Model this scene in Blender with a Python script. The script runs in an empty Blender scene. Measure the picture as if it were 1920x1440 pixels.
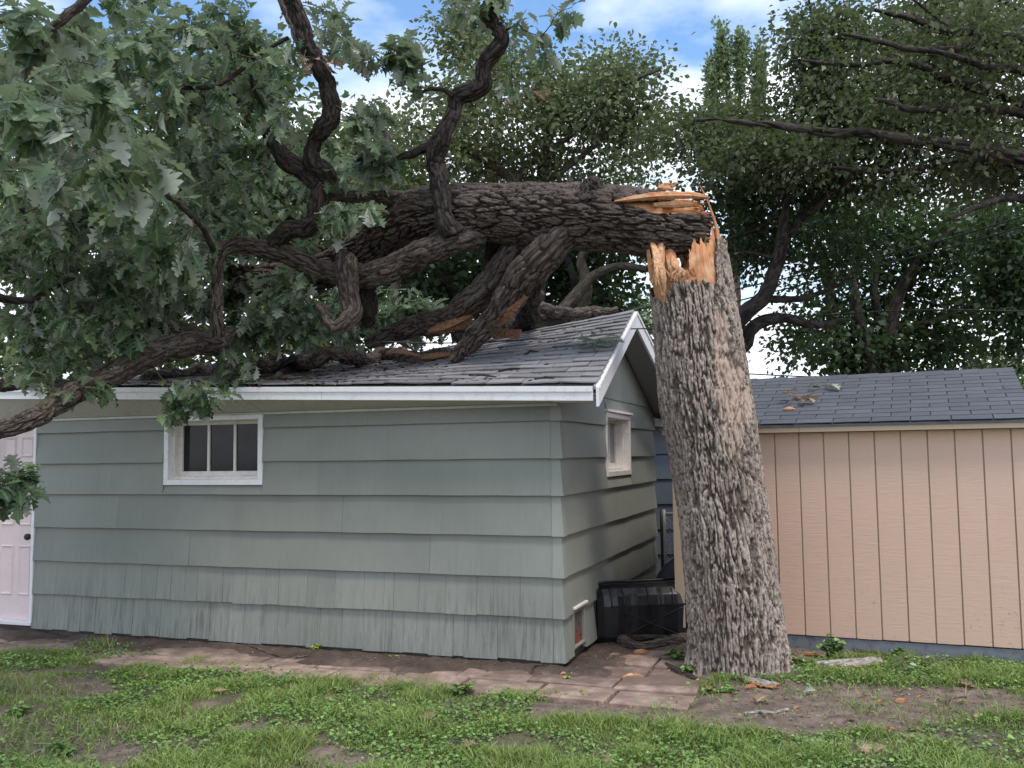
import bpy, math, random
import numpy as np
rng = np.random.default_rng(7)
random.seed(7)
sc = bpy.context.scene
C = sc.collection
R = math.radians

# ---------------------------------------------------------------- camera
F_PX, PITCH, ROLL, EYE = 1740.0, R(4.4), R(0.71), 1.7
_F = np.array([0, math.cos(PITCH), math.sin(PITCH)])
_U = np.array([0, -math.sin(PITCH), math.cos(PITCH)])
_R = np.array([1.0, 0, 0])
CR = math.cos(ROLL) * _R - math.sin(ROLL) * _U
CU = math.sin(ROLL) * _R + math.cos(ROLL) * _U
cam = bpy.data.cameras.new('camera')
cam.sensor_width = 36.0
cam.lens = 36.0 * F_PX / 1920.0
cam.clip_start, cam.clip_end = 0.05, 400
co = bpy.data.objects.new('camera', cam)
C.objects.link(co)
import mathutils
co.matrix_world = mathutils.Matrix(((CR[0], CU[0], -_F[0], 0), (CR[1], CU[1], -_F[1], 0), (CR[2], CU[2], -_F[2], EYE), (0, 0, 0, 1)))
sc.camera = co

# ---------------------------------------------------------------- sky, sun, exposure
SUN_EL, SUN_AZ = R(63), R(150)           # azimuth clockwise from +Y: behind the camera, to the right
world = bpy.data.worlds.new('World')
sc.world = world
world.use_nodes = True
wn, wl = world.node_tree.nodes, world.node_tree.links
wn.clear()
bg = wn.new('ShaderNodeBackground'); wo = wn.new('ShaderNodeOutputWorld')
sky = wn.new('ShaderNodeTexSky'); sky.sky_type = 'NISHITA'; sky.sun_disc = False
sky.sun_elevation = SUN_EL; sky.sun_rotation = SUN_AZ
sky.ozone_density = 2.0; sky.dust_density = 0.6
tc = wn.new('ShaderNodeTexCoord')
mp = wn.new('ShaderNodeMapping'); mp.inputs['Scale'].default_value = (1.0, 1.0, 2.2); mp.inputs['Location'].default_value = (7, 1, 3)
ns = wn.new('ShaderNodeTexNoise'); ns.inputs['Scale'].default_value = 2.3; ns.inputs['Detail'].default_value = 9; ns.inputs['Roughness'].default_value = 0.52
cr = wn.new('ShaderNodeValToRGB')
cr.color_ramp.elements[0].position = 0.42; cr.color_ramp.elements[0].color = (0, 0, 0, 1)
cr.color_ramp.elements[1].position = 0.58; cr.color_ramp.elements[1].color = (1, 1, 1, 1)
n2 = wn.new('ShaderNodeTexNoise'); n2.inputs['Scale'].default_value = 5.0; n2.inputs['Detail'].default_value = 6
c2 = wn.new('ShaderNodeValToRGB')
c2.color_ramp.elements[0].position = 0.3; c2.color_ramp.elements[0].color = (5.6, 6.1, 7.0, 1)
c2.color_ramp.elements[1].position = 0.65; c2.color_ramp.elements[1].color = (7.6, 7.8, 8.2, 1)
mx = wn.new('ShaderNodeMix'); mx.data_type = 'RGBA'
# cloud cover thickens towards the horizon all round
sz = wn.new('ShaderNodeSeparateXYZ'); lo = wn.new('ShaderNodeMapRange'); ad = wn.new('ShaderNodeMath'); ad.operation = 'ADD'
lo.inputs['From Min'].default_value = 0.18; lo.inputs['From Max'].default_value = 0.42; lo.inputs['To Min'].default_value = 0.16; lo.inputs['To Max'].default_value = 0.0
gn = wn.new('ShaderNodeMix'); gn.data_type = 'RGBA'; gn.blend_type = 'MULTIPLY'; gn.inputs['Factor'].default_value = 1.0; gn.inputs['B'].default_value = (1.0, 1.16, 1.24, 1)
for a, b in ((tc.outputs['Generated'], mp.inputs['Vector']), (mp.outputs['Vector'], ns.inputs['Vector']), (mp.outputs['Vector'], n2.inputs['Vector']),
             (ns.outputs['Fac'], ad.inputs[0]), (sz.outputs['Z'], lo.inputs['Value']), (tc.outputs['Generated'], sz.inputs[0]), (lo.outputs[0], ad.inputs[1]), (ad.outputs[0], cr.inputs['Fac']), (n2.outputs['Fac'], c2.inputs['Fac']), (cr.outputs['Color'], mx.inputs['Factor']),
             (sky.outputs['Color'], gn.inputs['A']), (gn.outputs['Result'], mx.inputs['A']), (c2.outputs['Color'], mx.inputs['B']), (mx.outputs['Result'], bg.inputs['Color']),
             (bg.outputs['Background'], wo.inputs['Surface'])):
    wl.new(a, b)
bg.inputs['Strength'].default_value = 0.14
sl = bpy.data.lights.new('sun', 'SUN'); sl.energy = 1.5; sl.angle = R(12); sl.color = (1.0, 0.93, 0.84)
so = bpy.data.objects.new('sun', sl); C.objects.link(so)
_sd = mathutils.Vector((math.sin(SUN_AZ) * math.cos(SUN_EL), math.cos(SUN_AZ) * math.cos(SUN_EL), math.sin(SUN_EL)))
so.rotation_euler = _sd.to_track_quat('Z', 'Y').to_euler()
sc.view_settings.view_transform = 'Standard'; sc.view_settings.look = 'None'
sc.view_settings.exposure = 0.64; sc.view_settings.gamma = 1.0; sc.view_settings.use_curve_mapping = False
sc.cycles.max_bounces = 6; sc.cycles.diffuse_bounces = 3; sc.cycles.glossy_bounces = 2; sc.cycles.transmission_bounces = 4; sc.cycles.transparent_max_bounces = 8

# ---------------------------------------------------------------- projection helpers
def ray(px, py):
    return (px - 960) / F_PX * CR + (720 - py) / F_PX * CU + _F
def at(px, py, Y):
    d = ray(px, py)
    return np.array([0, 0, EYE]) + d * (Y / d[1])
def on_ground(px, py, z=0.0):
    d = ray(px, py)
    return np.array([0, 0, EYE]) + d * ((z - EYE) / d[2])
COR = np.array([0.372, 7.522, 0.0]); ANG = 0.339
A_ = np.array([-math.cos(ANG), math.sin(ANG), 0]); S_ = np.array([math.sin(ANG), math.cos(ANG), 0])
def G(u, s, z): return COR + u * A_ + s * S_ + np.array([0, 0, z])
def smooth(a, b, x):
    t = np.clip((np.asarray(x, float) - a) / (b - a), 0, 1); return t * t * (3 - 2 * t)

# ---------------------------------------------------------------- noise (numpy)
def _h(ix, iy, iz, k):
    n = (ix.astype(np.int64) * 73856093) ^ (iy.astype(np.int64) * 19349663) ^ (iz.astype(np.int64) * 83492791) ^ (k * 2654435761)
    n = (n ^ (n >> 13)) * 1274126177 & 0x7fffffff
    n = (n ^ (n >> 15)) * 461845907 & 0x7fffffff
    return ((n >> 3) & 0xffff) / 65535.0
def vnoise(P, k=1):
    i = np.floor(P).astype(np.int64); f = P - i; f = f * f * (3 - 2 * f); r = 0
    for dx in (0, 1):
        for dy in (0, 1):
            for dz in (0, 1):
                w = (f[:, 0] if dx else 1 - f[:, 0]) * (f[:, 1] if dy else 1 - f[:, 1]) * (f[:, 2] if dz else 1 - f[:, 2])
                r = r + w * _h(i[:, 0] + dx, i[:, 1] + dy, i[:, 2] + dz, k)
    return r
def fbm(P, o=4, k=1):
    r = 0; a = 0.5; P = np.asarray(P, float)
    for j in range(o): r = r + a * vnoise(P * 2 ** j, k + j); a *= 0.5
    return r / (1 - 0.5 ** o)
def voro(P, k=5):
    i = np.floor(P).astype(np.int64); f1 = np.full(len(P), 9.0); f2 = f1.copy()
    for dx in (-1, 0, 1):
        for dy in (-1, 0, 1):
            for dz in (-1, 0, 1):
                c = i + (dx, dy, dz)
                q = np.stack([c[:, m] + _h(c[:, 0], c[:, 1], c[:, 2], k + m) for m in range(3)], 1)
                d = np.sqrt(((q - P) ** 2).sum(1)); m_ = d < f1
                f2 = np.where(m_, f1, np.minimum(f2, d)); f1 = np.where(m_, d, f1)
    return f1, f2

# ---------------------------------------------------------------- objects and meshes
def tag(o, label=None, cat=None, group=None, kind=None):
    if label: o['label'] = label
    if cat: o['category'] = cat
    if group: o['group'] = group
    if kind: o['kind'] = kind
    return o
def empty(name, loc=(0, 0, 0), **k):
    o = bpy.data.objects.new(name, None); C.objects.link(o); o.location = [float(x) for x in loc]; o.empty_display_size = 0.1
    return tag(o, **k)
def link(name, me, mat, parent=None, **k):
    o = bpy.data.objects.new(name, me); C.objects.link(o)
    if mat is not None and not len(me.materials): me.materials.append(mat)
    if parent is not None:
        p = parent; off = mathutils.Vector((0, 0, 0))
        while p is not None: off += p.location; p = p.parent
        o.parent = parent; o.location = -off
    return tag(o, **k)
def mesh(name, V, Fc, smooth_=False, attrs=None, fsize=None):
    V = np.asarray(V, dtype=np.float32).reshape(-1, 3)
    me = bpy.data.meshes.new(name)
    if fsize:                                  # uniform face size given as an array
        Fc = np.asarray(Fc, dtype=np.int32).reshape(-1, fsize); n = len(Fc)
        me.vertices.add(len(V)); me.vertices.foreach_set('co', V.ravel())
        me.loops.add(n * fsize); me.loops.foreach_set('vertex_index', Fc.ravel())
        me.polygons.add(n); me.polygons.foreach_set('loop_start', np.arange(n, dtype=np.int32) * fsize)
        me.update(calc_edges=True)
    else:
        me.from_pydata(V.tolist(), [], [list(map(int, f)) for f in Fc])
    if smooth_: me.polygons.foreach_set('use_smooth', np.ones(len(me.polygons), dtype=bool))
    for an, av in (attrs or {}).items():
        av = np.asarray(av, dtype=np.float32)
        if av.ndim == 2:
            at_ = me.attributes.new(an, 'FLOAT_VECTOR', 'POINT'); at_.data.foreach_set('vector', av.ravel())
        else:
            at_ = me.attributes.new(an, 'FLOAT', 'POINT'); at_.data.foreach_set('value', av)
    me.update()
    return me
class MB:
    def __init__(s): s.v = []; s.f = []
    def add(s, V, Fc):
        b = len(s.v); s.v += [tuple(map(float, p)) for p in V]; s.f += [tuple(i + b for i in f) for f in Fc]; return s
    def hexa(s, P):                              # 8 points: bottom 4 (ccw), top 4
        return s.add(P, [(3, 2, 1, 0), (4, 5, 6, 7), (0, 1, 5, 4), (1, 2, 6, 5), (2, 3, 7, 6), (3, 0, 4, 7)])
    def gbox(s, u0, u1, s0, s1, z0, z1):         # box in the garage frame
        return s.hexa([G(u1, s0, z0), G(u0, s0, z0), G(u0, s1, z0), G(u1, s1, z0), G(u1, s0, z1), G(u0, s0, z1), G(u0, s1, z1), G(u1, s1, z1)])
    def fbox(s, fn, a0, a1, b0, b1, z0, z1):
        return s.hexa([fn(a0, b0, z0), fn(a1, b0, z0), fn(a1, b1, z0), fn(a0, b1, z0), fn(a0, b0, z1), fn(a1, b0, z1), fn(a1, b1, z1), fn(a0, b1, z1)])
    def link(s, name, mat, parent=None, smooth_=False, bevel=0, **k):
        me = mesh(name, s.v, s.f, smooth_); o = link(name, me, mat, parent, **k)
        if bevel:
            m = o.modifiers.new('bevel', 'BEVEL'); m.width = bevel; m.segments = 2; m.limit_method = 'ANGLE'
        return o

def catmull(P, n):
    P = np.asarray(P, float); Q = np.vstack([2 * P[0] - P[1], P, 2 * P[-1] - P[-2]]); out = []
    for i in range(1, len(Q) - 2):
        a, b, c, d = Q[i - 1], Q[i], Q[i + 1], Q[i + 2]
        t = np.linspace(0, 1, n, endpoint=False)[:, None]
        out.append(0.5 * (2 * b + (c - a) * t + (2 * a - 5 * b + 4 * c - d) * t * t + (3 * b - a - 3 * c + d) * t ** 3))
    return np.vstack(out + [Q[-2][None]])
def resample(P, step):
    L = np.r_[0, np.cumsum(np.linalg.norm(np.diff(P[:, :3], axis=0), axis=1))]
    n = max(2, int(L[-1] / step) + 1); t = np.linspace(0, L[-1], n)
    return np.stack([np.interp(t, L, P[:, i]) for i in range(P.shape[1])], 1), t
def bark_height(q, cell=0.05, asp=3.2, k=5):
    """q: (N,3) coords cos*R, sin*R, length. Returns 0 (groove) .. 1 (crest)."""
    ws = np.array([1.7 * cell, 1.7 * cell, 7.0 * cell])
    w = np.stack([fbm(q / ws, 3, 11), fbm(q / ws, 3, 31), fbm(q / ws, 2, 51)], 1) - 0.5
    asp = asp * 1.9
    p = q / np.array([cell, cell, cell * asp]) + w * np.array([1.9, 1.9, 1.2])
    f1, f2 = voro(p, k); e = f2 - f1 + (fbm(q / np.array([cell * .3, cell * .3, cell * .9]), 2, 19) - .5) * .2; h = smooth(0.03, 0.16, e)
    p2 = q / np.array([cell * .45, cell * .45, cell * asp * .4]) + w * 2.4
    g1, g2 = voro(p2, k + 9); h2 = smooth(0.0, 0.22, g2 - g1)
    fl = fbm(q / np.array([cell * .3, cell * .3, cell * 1.6]), 3, 29)
    return np.clip((0.66 * h + 0.22 * h2 * h) + .34 * (fl - .45) * (.35 + h), 0, 1)
def tube_arrays(path, nseg=12, step=0.03, bark=0.0, cell=0.05, wob=0.0, seed=0, cap=True, asp=3.2, wig=0.0):
    """path: (N,4) xyz + radius -> verts, quads, barkcoords, groove"""
    path = np.asarray(path, float)
    P = catmull(path, 8); P[:, 3] = np.maximum(P[:, 3], 1e-4)
    P, L = resample(P, step); n = len(P)
    if wob:
        for c_ in range(3): P[:, c_] += (fbm(np.stack([L / max(.12, 2.6 * P[:, 3].mean()), 0 * L + c_ * 7.3, 0 * L + seed * 1.7], 1), 3, 83) - .5) * P[:, 3].mean() * wig
    T = np.gradient(P[:, :3], axis=0); T /= np.linalg.norm(T, axis=1)[:, None] + 1e-9
    N = np.zeros((n, 3)); r0 = np.array([0.3, 0.9, 0.2]) if abs(T[0][1]) < .8 else np.array([1.0, 0, 0.1])
    N[0] = np.cross(T[0], r0); N[0] /= np.linalg.norm(N[0])
    for i in range(1, n):
        v = N[i - 1] - T[i] * (N[i - 1] @ T[i]); N[i] = v / (np.linalg.norm(v) + 1e-9)
    B = np.cross(T, N)
    th = np.linspace(0, 2 * math.pi, nseg, endpoint=False)
    ct, st = np.cos(th), np.sin(th)
    D = N[:, None, :] * ct[None, :, None] + B[:, None, :] * st[None, :, None]
    rad = np.repeat(P[:, 3][:, None], nseg, 1)
    q = np.stack([rad * ct, rad * st, np.repeat(L[:, None], nseg, 1)], 2).reshape(-1, 3) + seed * 3.7
    if wob:
        rad = rad * (1 + wob * (fbm(np.stack([np.tile(ct, n) * 1.2, np.tile(st, n) * 1.2, np.repeat(L, nseg) * 2.0 / max(.15, P[:, 3].mean() * 4)], 1) + seed, 3, 71).reshape(n, nseg) - .5) * 2)
    g = np.ones(n * nseg) * .6
    if bark:
        g = bark_height(q, cell, asp)
        rad = rad + ((g - .6) * bark).reshape(n, nseg)
    V = (P[:, None, :3] + D * rad[:, :, None]).reshape(-1, 3)
    i = np.arange(n - 1)[:, None] * nseg; j = np.arange(nseg)[None, :]; j2 = (j + 1) % nseg
    Fq = np.stack([i + j, i + j2, i + nseg + j2, i + nseg + j], 2).reshape(-1, 4)
    if cap:
        c0, c1 = len(V), len(V) + 1
        V = np.vstack([V, P[0, :3], P[-1, :3]]); q = np.vstack([q, q[0], q[-1]]); g = np.r_[g, .3, .3]
        jj = np.arange(nseg); k2 = (jj + 1) % nseg; e = (n - 1) * nseg
        # degenerate quads replaced by triangles fan stored as quads with midpoint repeats is unsafe: use paired fan
        if nseg % 2 == 0:
            a = jj[::2]; b = (a + 1) % nseg; c = (a + 2) % nseg
            Fq = np.vstack([Fq, np.stack([np.full(len(a), c0), c, b, a], 1), np.stack([np.full(len(a), c1), e + a, e + b, e + c], 1)])
    return V, Fq, q, g
class TubeSet:
    def __init__(s): s.V = []; s.F = []; s.q = []; s.g = []; s.n = 0
    def add(s, path, **k):
        V, Fq, q, g = tube_arrays(path, **k); s.V.append(V); s.F.append(Fq + s.n); s.q.append(q); s.g.append(g); s.n += len(V); return s
    def link(s, name, mat, parent=None, **k):
        me = mesh(name, np.vstack(s.V), np.vstack(s.F), True, {'barkuv': np.vstack(s.q), 'groove': np.concatenate(s.g)}, fsize=4)
        return link(name, me, mat, parent, **k)

# ---------------------------------------------------------------- materials
def M(name):
    m = bpy.data.materials.new(name); m.use_nodes = True
    nt = m.node_tree; return m, nt, nt.nodes['Principled BSDF']
def nd(nt, t, **k):
    n = nt.nodes.new('ShaderNode' + t)
    for a, v in k.items():
        if a in n.inputs: n.inputs[a].default_value = v
        else: setattr(n, a, v)
    return n
def ramp(nt, src, stops):
    r = nt.nodes.new('ShaderNodeValToRGB'); el = r.color_ramp.elements
    while len(el) < len(stops): el.new(0.5)
    for e, (p, c) in zip(el, stops): e.position = p; e.color = (*c, 1) if len(c) == 3 else c
    nt.links.new(src, r.inputs['Fac']); return r.outputs['Color']
def mixc(nt, fac, a, b, mode='MIX'):
    n = nt.nodes.new('ShaderNodeMix'); n.data_type = 'RGBA'; n.blend_type = mode
    for s, i in ((fac, 'Factor'), (a, 'A'), (b, 'B')):
        if hasattr(s, 'is_linked') or hasattr(s, 'links'): nt.links.new(s, n.inputs[i])
        elif isinstance(s, tuple): n.inputs[i].default_value = (*s, 1)
        else: n.inputs[i].default_value = s
    return n.outputs['Result']
def bump(nt, b, h, strength=0.5, dist=0.01, prev=None):
    n = nt.nodes.new('ShaderNodeBump'); n.inputs['Strength'].default_value = strength; n.inputs['Distance'].default_value = dist
    nt.links.new(h, n.inputs['Height'])
    if prev: nt.links.new(prev, n.inputs['Normal'])
    nt.links.new(n.outputs['Normal'], b.inputs['Normal']); return n.outputs['Normal']
def coords(nt, scale=(1, 1, 1), kind='Object', rot=(0, 0, 0)):
    t = nt.nodes.new('ShaderNodeTexCoord'); m = nt.nodes.new('ShaderNodeMapping'); m.inputs['Scale'].default_value = scale; m.inputs['Rotation'].default_value = rot
    nt.links.new(t.outputs[kind], m.inputs['Vector']); return m.outputs['Vector']
def noise(nt, vec, scale=5, detail=5, rough=0.55, out='Fac'):
    n = nd(nt, 'TexNoise', Scale=scale, Detail=detail, Roughness=rough); nt.links.new(vec, n.inputs['Vector']); return n.outputs[out]
def geo_pos(nt): return nt.nodes.new('ShaderNodeNewGeometry').outputs['Position']
def attr(nt, name, out='Fac'):
    n = nt.nodes.new('ShaderNodeAttribute'); n.attribute_name = name; return n.outputs[out]

def bark_mat(name, dark, mid, light, moss=0.0, pale=False, rough=0.9):
    m, nt, b = M(name); L = nt.links
    g = attr(nt, 'groove'); q = attr(nt, 'barkuv', 'Vector')
    mpn = nd(nt, 'Mapping', Scale=(1, 1, .3)); L.new(q, mpn.inputs['Vector'])
    vo = nd(nt, 'TexVoronoi', Scale=34.0); vo.feature = 'DISTANCE_TO_EDGE'; 
    nz = noise(nt, mpn.outputs['Vector'], 14, 4, out='Color')
    ad = mixc(nt, 0.12, mpn.outputs['Vector'], nz); L.new(ad, vo.inputs['Vector'])
    fine = noise(nt, mpn.outputs['Vector'], 55, 6, .65)
    col = ramp(nt, g, [(0.0, dark), (0.30, dark), (0.5, mid), (0.85, light)])
    big = noise(nt, geo_pos(nt), 2.2, 4)
    col = mixc(nt, ramp(nt, fine, [(.3, (0, 0, 0)), (.75, (.55,) * 3)]), col, tuple(x * 1.25 for x in light))
    col = mixc(nt, ramp(nt, vo.outputs['Distance'], [(0.0, (.75,) * 3), (0.12, (0,) * 3)]), col, dark)
    col = mixc(nt, ramp(nt, big, [(.35, (.45,) * 3), (.65, (0, 0, 0))]), col, mid)
    if pale:                                     # worn pinkish patch where the outer bark has come off
        pm = attr(nt, 'pale'); col = mixc(nt, pm, col, mixc(nt, fine, (.36, .25, .19), (.62, .47, .38)))
    if moss:
        geo = nt.nodes.new('ShaderNodeNewGeometry'); sp = nt.nodes.new('ShaderNodeSeparateXYZ'); L.new(geo.outputs['Normal'], sp.inputs[0])
        mm = nd(nt, 'Math', operation='MULTIPLY'); L.new(ramp(nt, sp.outputs['Z'], [(.35, (0,) * 3), (.9, (1,) * 3)]), mm.inputs[0])
        L.new(ramp(nt, noise(nt, geo_pos(nt), 3.5, 5), [(.52, (0,) * 3), (.66, (moss,) * 3)]), mm.inputs[1])
        col = mixc(nt, mm.outputs[0], col, (.075, .085, .03))
    L.new(col, b.inputs['Base Color']); b.inputs['Roughness'].default_value = rough; b.inputs['Specular IOR Level'].default_value = .25
    n1 = bump(nt, b, vo.outputs['Distance'], .5, .012); bump(nt, b, fine, .6, .008, n1)
    return m
MAT = {}
MAT['bark_stump'] = bark_mat('bark_stump', (.020, .013, .010), (.16, .12, .098), (.42, .35, .30), moss=0, pale=True)
MAT['bark_fallen'] = bark_mat('bark_fallen', (.008, .006, .005), (.05, .037, .031), (.145, .115, .10), moss=.5)
MAT['bark_dark'] = bark_mat('bark_dark', (.006, .005, .005), (.026, .021, .020), (.08, .063, .055), moss=.6)
MAT['bark_far'] = bark_mat('bark_far', (.025, .02, .016), (.06, .048, .036), (.12, .10, .075), moss=.8)
MAT['bark_twig'] = bark_mat('bark_twig', (.03, .022, .018), (.08, .058, .045), (.17, .13, .105))

def wood_mat():
    m, nt, b = M('fresh_wood'); L = nt.links; q = attr(nt, 'barkuv', 'Vector')
    mpn = nd(nt, 'Mapping', Scale=(60, 60, 5)); L.new(q, mpn.inputs['Vector'])
    f = noise(nt, mpn.outputs['Vector'], 1, 6, .6)
    col = ramp(nt, f, [(.25, (.36, .115, .04)), (.5, (.66, .28, .12)), (.75, (.82, .47, .27))])
    g = noise(nt, geo_pos(nt), 9, 4)
    col = mixc(nt, ramp(nt, g, [(.45, (0,) * 3), (.68, (.8,) * 3)]), col, (.72, .5, .3))
    g2 = noise(nt, geo_pos(nt), 5, 4)
    col = mixc(nt, ramp(nt, g2, [(.5, (0,) * 3), (.72, (.75,) * 3)]), col, (.27, .1, .04))
    L.new(col, b.inputs['Base Color']); b.inputs['Roughness'].default_value = .75; bump(nt, b, f, .9, .012); return m
MAT['wood'] = wood_mat()
m, nt, b = M('pale_torn_wood'); f = noise(nt, attr(nt, 'barkuv', 'Vector'), 40, 6, .6)
nt.links.new(ramp(nt, f, [(.3, (.42, .18, .08)), (.55, (.66, .38, .2)), (.75, (.78, .58, .38))]), b.inputs['Base Color']); b.inputs['Roughness'].default_value = .7; bump(nt, b, f, 1.0, .01); MAT['wood_pale'] = m
m, nt, b = M('weathered_torn_wood'); f = noise(nt, attr(nt, 'barkuv', 'Vector'), 60, 6, .7)
nt.links.new(ramp(nt, f, [(.3, (.05, .025, .015)), (.5, (.24, .11, .055)), (.72, (.42, .26, .17))]), b.inputs['Base Color']); b.inputs['Roughness'].default_value = .8; bump(nt, b, f, 1.0, .012); MAT['wood_old'] = m

def siding_mat(name, c1, c2, grime, streak_scale=1.0, dirt=.62, top=2.2):
    m, nt, b = M(name); L = nt.links
    v = coords(nt, (16, 16, .6)); st = noise(nt, v, 2.0 * streak_scale, 6, .6)
    v2 = coords(nt, (70, 70, 1.2)); st2 = noise(nt, v2, 1.2, 3, .6)
    col = mixc(nt, ramp(nt, noise(nt, geo_pos(nt), .9, 4), [(.35, (0,) * 3), (.65, (1,) * 3)]), c1, c2)
    oi = nt.nodes.new('ShaderNodeObjectInfo'); col = mixc(nt, 1.0, col, ramp(nt, oi.outputs['Random'], [(0, (.93,) * 3), (1, (1.06,) * 3)]), 'MULTIPLY')
    # rain splash and mildew creep up from the bottom courses
    sp = nt.nodes.new('ShaderNodeSeparateXYZ'); L.new(geo_pos(nt), sp.inputs[0])
    low = ramp(nt, sp.outputs['Z'], [(0.05, (1.0,) * 3), (.34, (.72,) * 3), (.62, (.2,) * 3), (.95, (.12,) * 3)])
    stm = ramp(nt, st, [(.46, (0,) * 3), (.62, (1,) * 3)])
    mm = mixc(nt, 1.0, low, stm, 'MULTIPLY'); 
    mm = mixc(nt, 1.0, mm, ramp(nt, noise(nt, geo_pos(nt), 1.3, 5), [(.38, (.15,) * 3), (.62, (dirt,) * 3)]), 'MULTIPLY')
    col = mixc(nt, mm, col, grime)
    pale = mixc(nt, 1.0, ramp(nt, st2, [(.62, (0,) * 3), (.72, (.55,) * 3)]), ramp(nt, sp.outputs['Z'], [(.0, (1,) * 3), (.9, (.12,) * 3)]), 'MULTIPLY')
    col = mixc(nt, pale, col, tuple(min(.75, x * 1.7) for x in c2))
    spn = noise(nt, geo_pos(nt), 34, 3)
    col = mixc(nt, ramp(nt, spn, [(.73, (0,) * 3), (.76, (.5,) * 3)]), col, (.12, .12, .11))
    L.new(col, b.inputs['Base Color']); b.inputs['Roughness'].default_value = .55; b.inputs['Specular IOR Level'].default_value = .35
    bump(nt, b, st2, .25, .004); return m
MAT['green_siding'] = siding_mat('green_siding', (.205, .216, .19), (.252, .262, .232), (.055, .052, .045))
MAT['side_siding'] = siding_mat('side_siding', (.228, .238, .21), (.275, .285, .253), (.06, .058, .052), dirt=.5)
MAT['blue_siding'] = siding_mat('blue_siding', (.13, .148, .175), (.15, .168, .20), (.06, .06, .06), dirt=.2)

def paint(name, c, rough=.5, var=.12, scale=6, bumps=.1, dirt=None, dirt_amt=.4):
    m, nt, b = M(name); f = noise(nt, geo_pos(nt), scale, 5)
    col = mixc(nt, f, tuple(x * (1 - var) for x in c), tuple(min(1, x * (1 + var)) for x in c))
    if dirt: col = mixc(nt, ramp(nt, noise(nt, geo_pos(nt), 14, 6, .7), [(.5, (0,) * 3), (.72, (dirt_amt,) * 3)]), col, dirt)
    nt.links.new(col, b.inputs['Base Color']); b.inputs['Roughness'].default_value = rough
    bump(nt, b, noise(nt, geo_pos(nt), 60, 3), bumps, .004); return m
MAT['white'] = paint('white_paint', (.78, .77, .78), .45, .05, 5, .1, (.42, .38, .33), .35)
MAT['white_old'] = paint('old_white_paint', (.74, .70, .66), .6, .08, 9, .3, (.42, .3, .25), .5)
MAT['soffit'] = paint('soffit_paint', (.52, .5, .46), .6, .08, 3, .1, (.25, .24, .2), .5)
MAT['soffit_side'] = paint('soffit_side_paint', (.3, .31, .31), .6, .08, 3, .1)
MAT['door'] = paint('pink_door_paint', (.74, .61, .60), .45, .05, 3, .08, (.5, .42, .36), .25)
MAT['dark_void'] = paint('dark_interior', (.012, .012, .013), .9, .2)
MAT['rust'] = paint('rusty_red', (.22, .055, .03), .8, .4, 20, .5, (.08, .06, .05), .9)
MAT['metal'] = paint('galvanised_metal', (.3, .31, .32), .45, .15, 12, .2)
MAT['cable'] = paint('black_cable', (.02, .02, .022), .5, .1)
MAT['concrete'] = paint('foundation', (.10, .09, .085), .9, .3, 12, .5)
MAT['skid'] = paint('grey_skid_paint', (.17, .19, .215), .6, .15, 4, .2, (.07, .045, .035), .8)
m, nt, b = M('window_glass'); b.inputs['Base Color'].default_value = (.012, .013, .016, 1); b.inputs['Roughness'].default_value = .08; b.inputs['Specular IOR Level'].default_value = .22
nt.links.new(mixc(nt, noise(nt, geo_pos(nt), 6, 5), (.006, .007, .01), (.03, .032, .034)), b.inputs['Base Color']); MAT['glass'] = m
m, nt, b = M('frosted_glass'); nt.links.new(mixc(nt, noise(nt, geo_pos(nt), 7, 5), (.18, .17, .17), (.3, .29, .28)), b.inputs['Base Color']); b.inputs['Roughness'].default_value = .3; MAT['frosted'] = m

def shed_mat():
    m, nt, b = M('tan_board_paint'); L = nt.links
    v = coords(nt, (3.0, 3.0, 26)); gr = noise(nt, v, 2.2, 6, .7)
    col = mixc(nt, noise(nt, geo_pos(nt), 1.3, 4), (.60, .405, .30), (.65, .45, .34))
    sp = nt.nodes.new('ShaderNodeSeparateXYZ'); L.new(geo_pos(nt), sp.inputs[0])
    spots = ramp(nt, noise(nt, geo_pos(nt), 22, 4, .6), [(.62, (0,) * 3), (.7, (.7,) * 3)])
    low = ramp(nt, sp.outputs['Z'], [(.15, (1,) * 3), (.85, (0,) * 3)])
    reg = ramp(nt, noise(nt, geo_pos(nt), 2.6, 2), [(.5, (0,) * 3), (.6, (1,) * 3)])
    mm = mixc(nt, 1.0, mixc(nt, 1.0, spots, low, 'MULTIPLY'), reg, 'MULTIPLY')
    col = mixc(nt, mm, col, (.13, .08, .055))
    pk = ramp(nt, noise(nt, geo_pos(nt), 1.1, 3), [(.48, (0,) * 3), (.6, (.45,) * 3)]); col = mixc(nt, pk, col, (.64, .44, .36))
    L.new(col, b.inputs['Base Color']); b.inputs['Roughness'].default_value = .6
    bump(nt, b, gr, .55, .006); return m
MAT['tan'] = shed_mat()
MAT['trim_and_groove_shade'] = paint('tan_trim_groove_shade', (.50, .38, .26), .55, .06, 4, .15)

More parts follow.
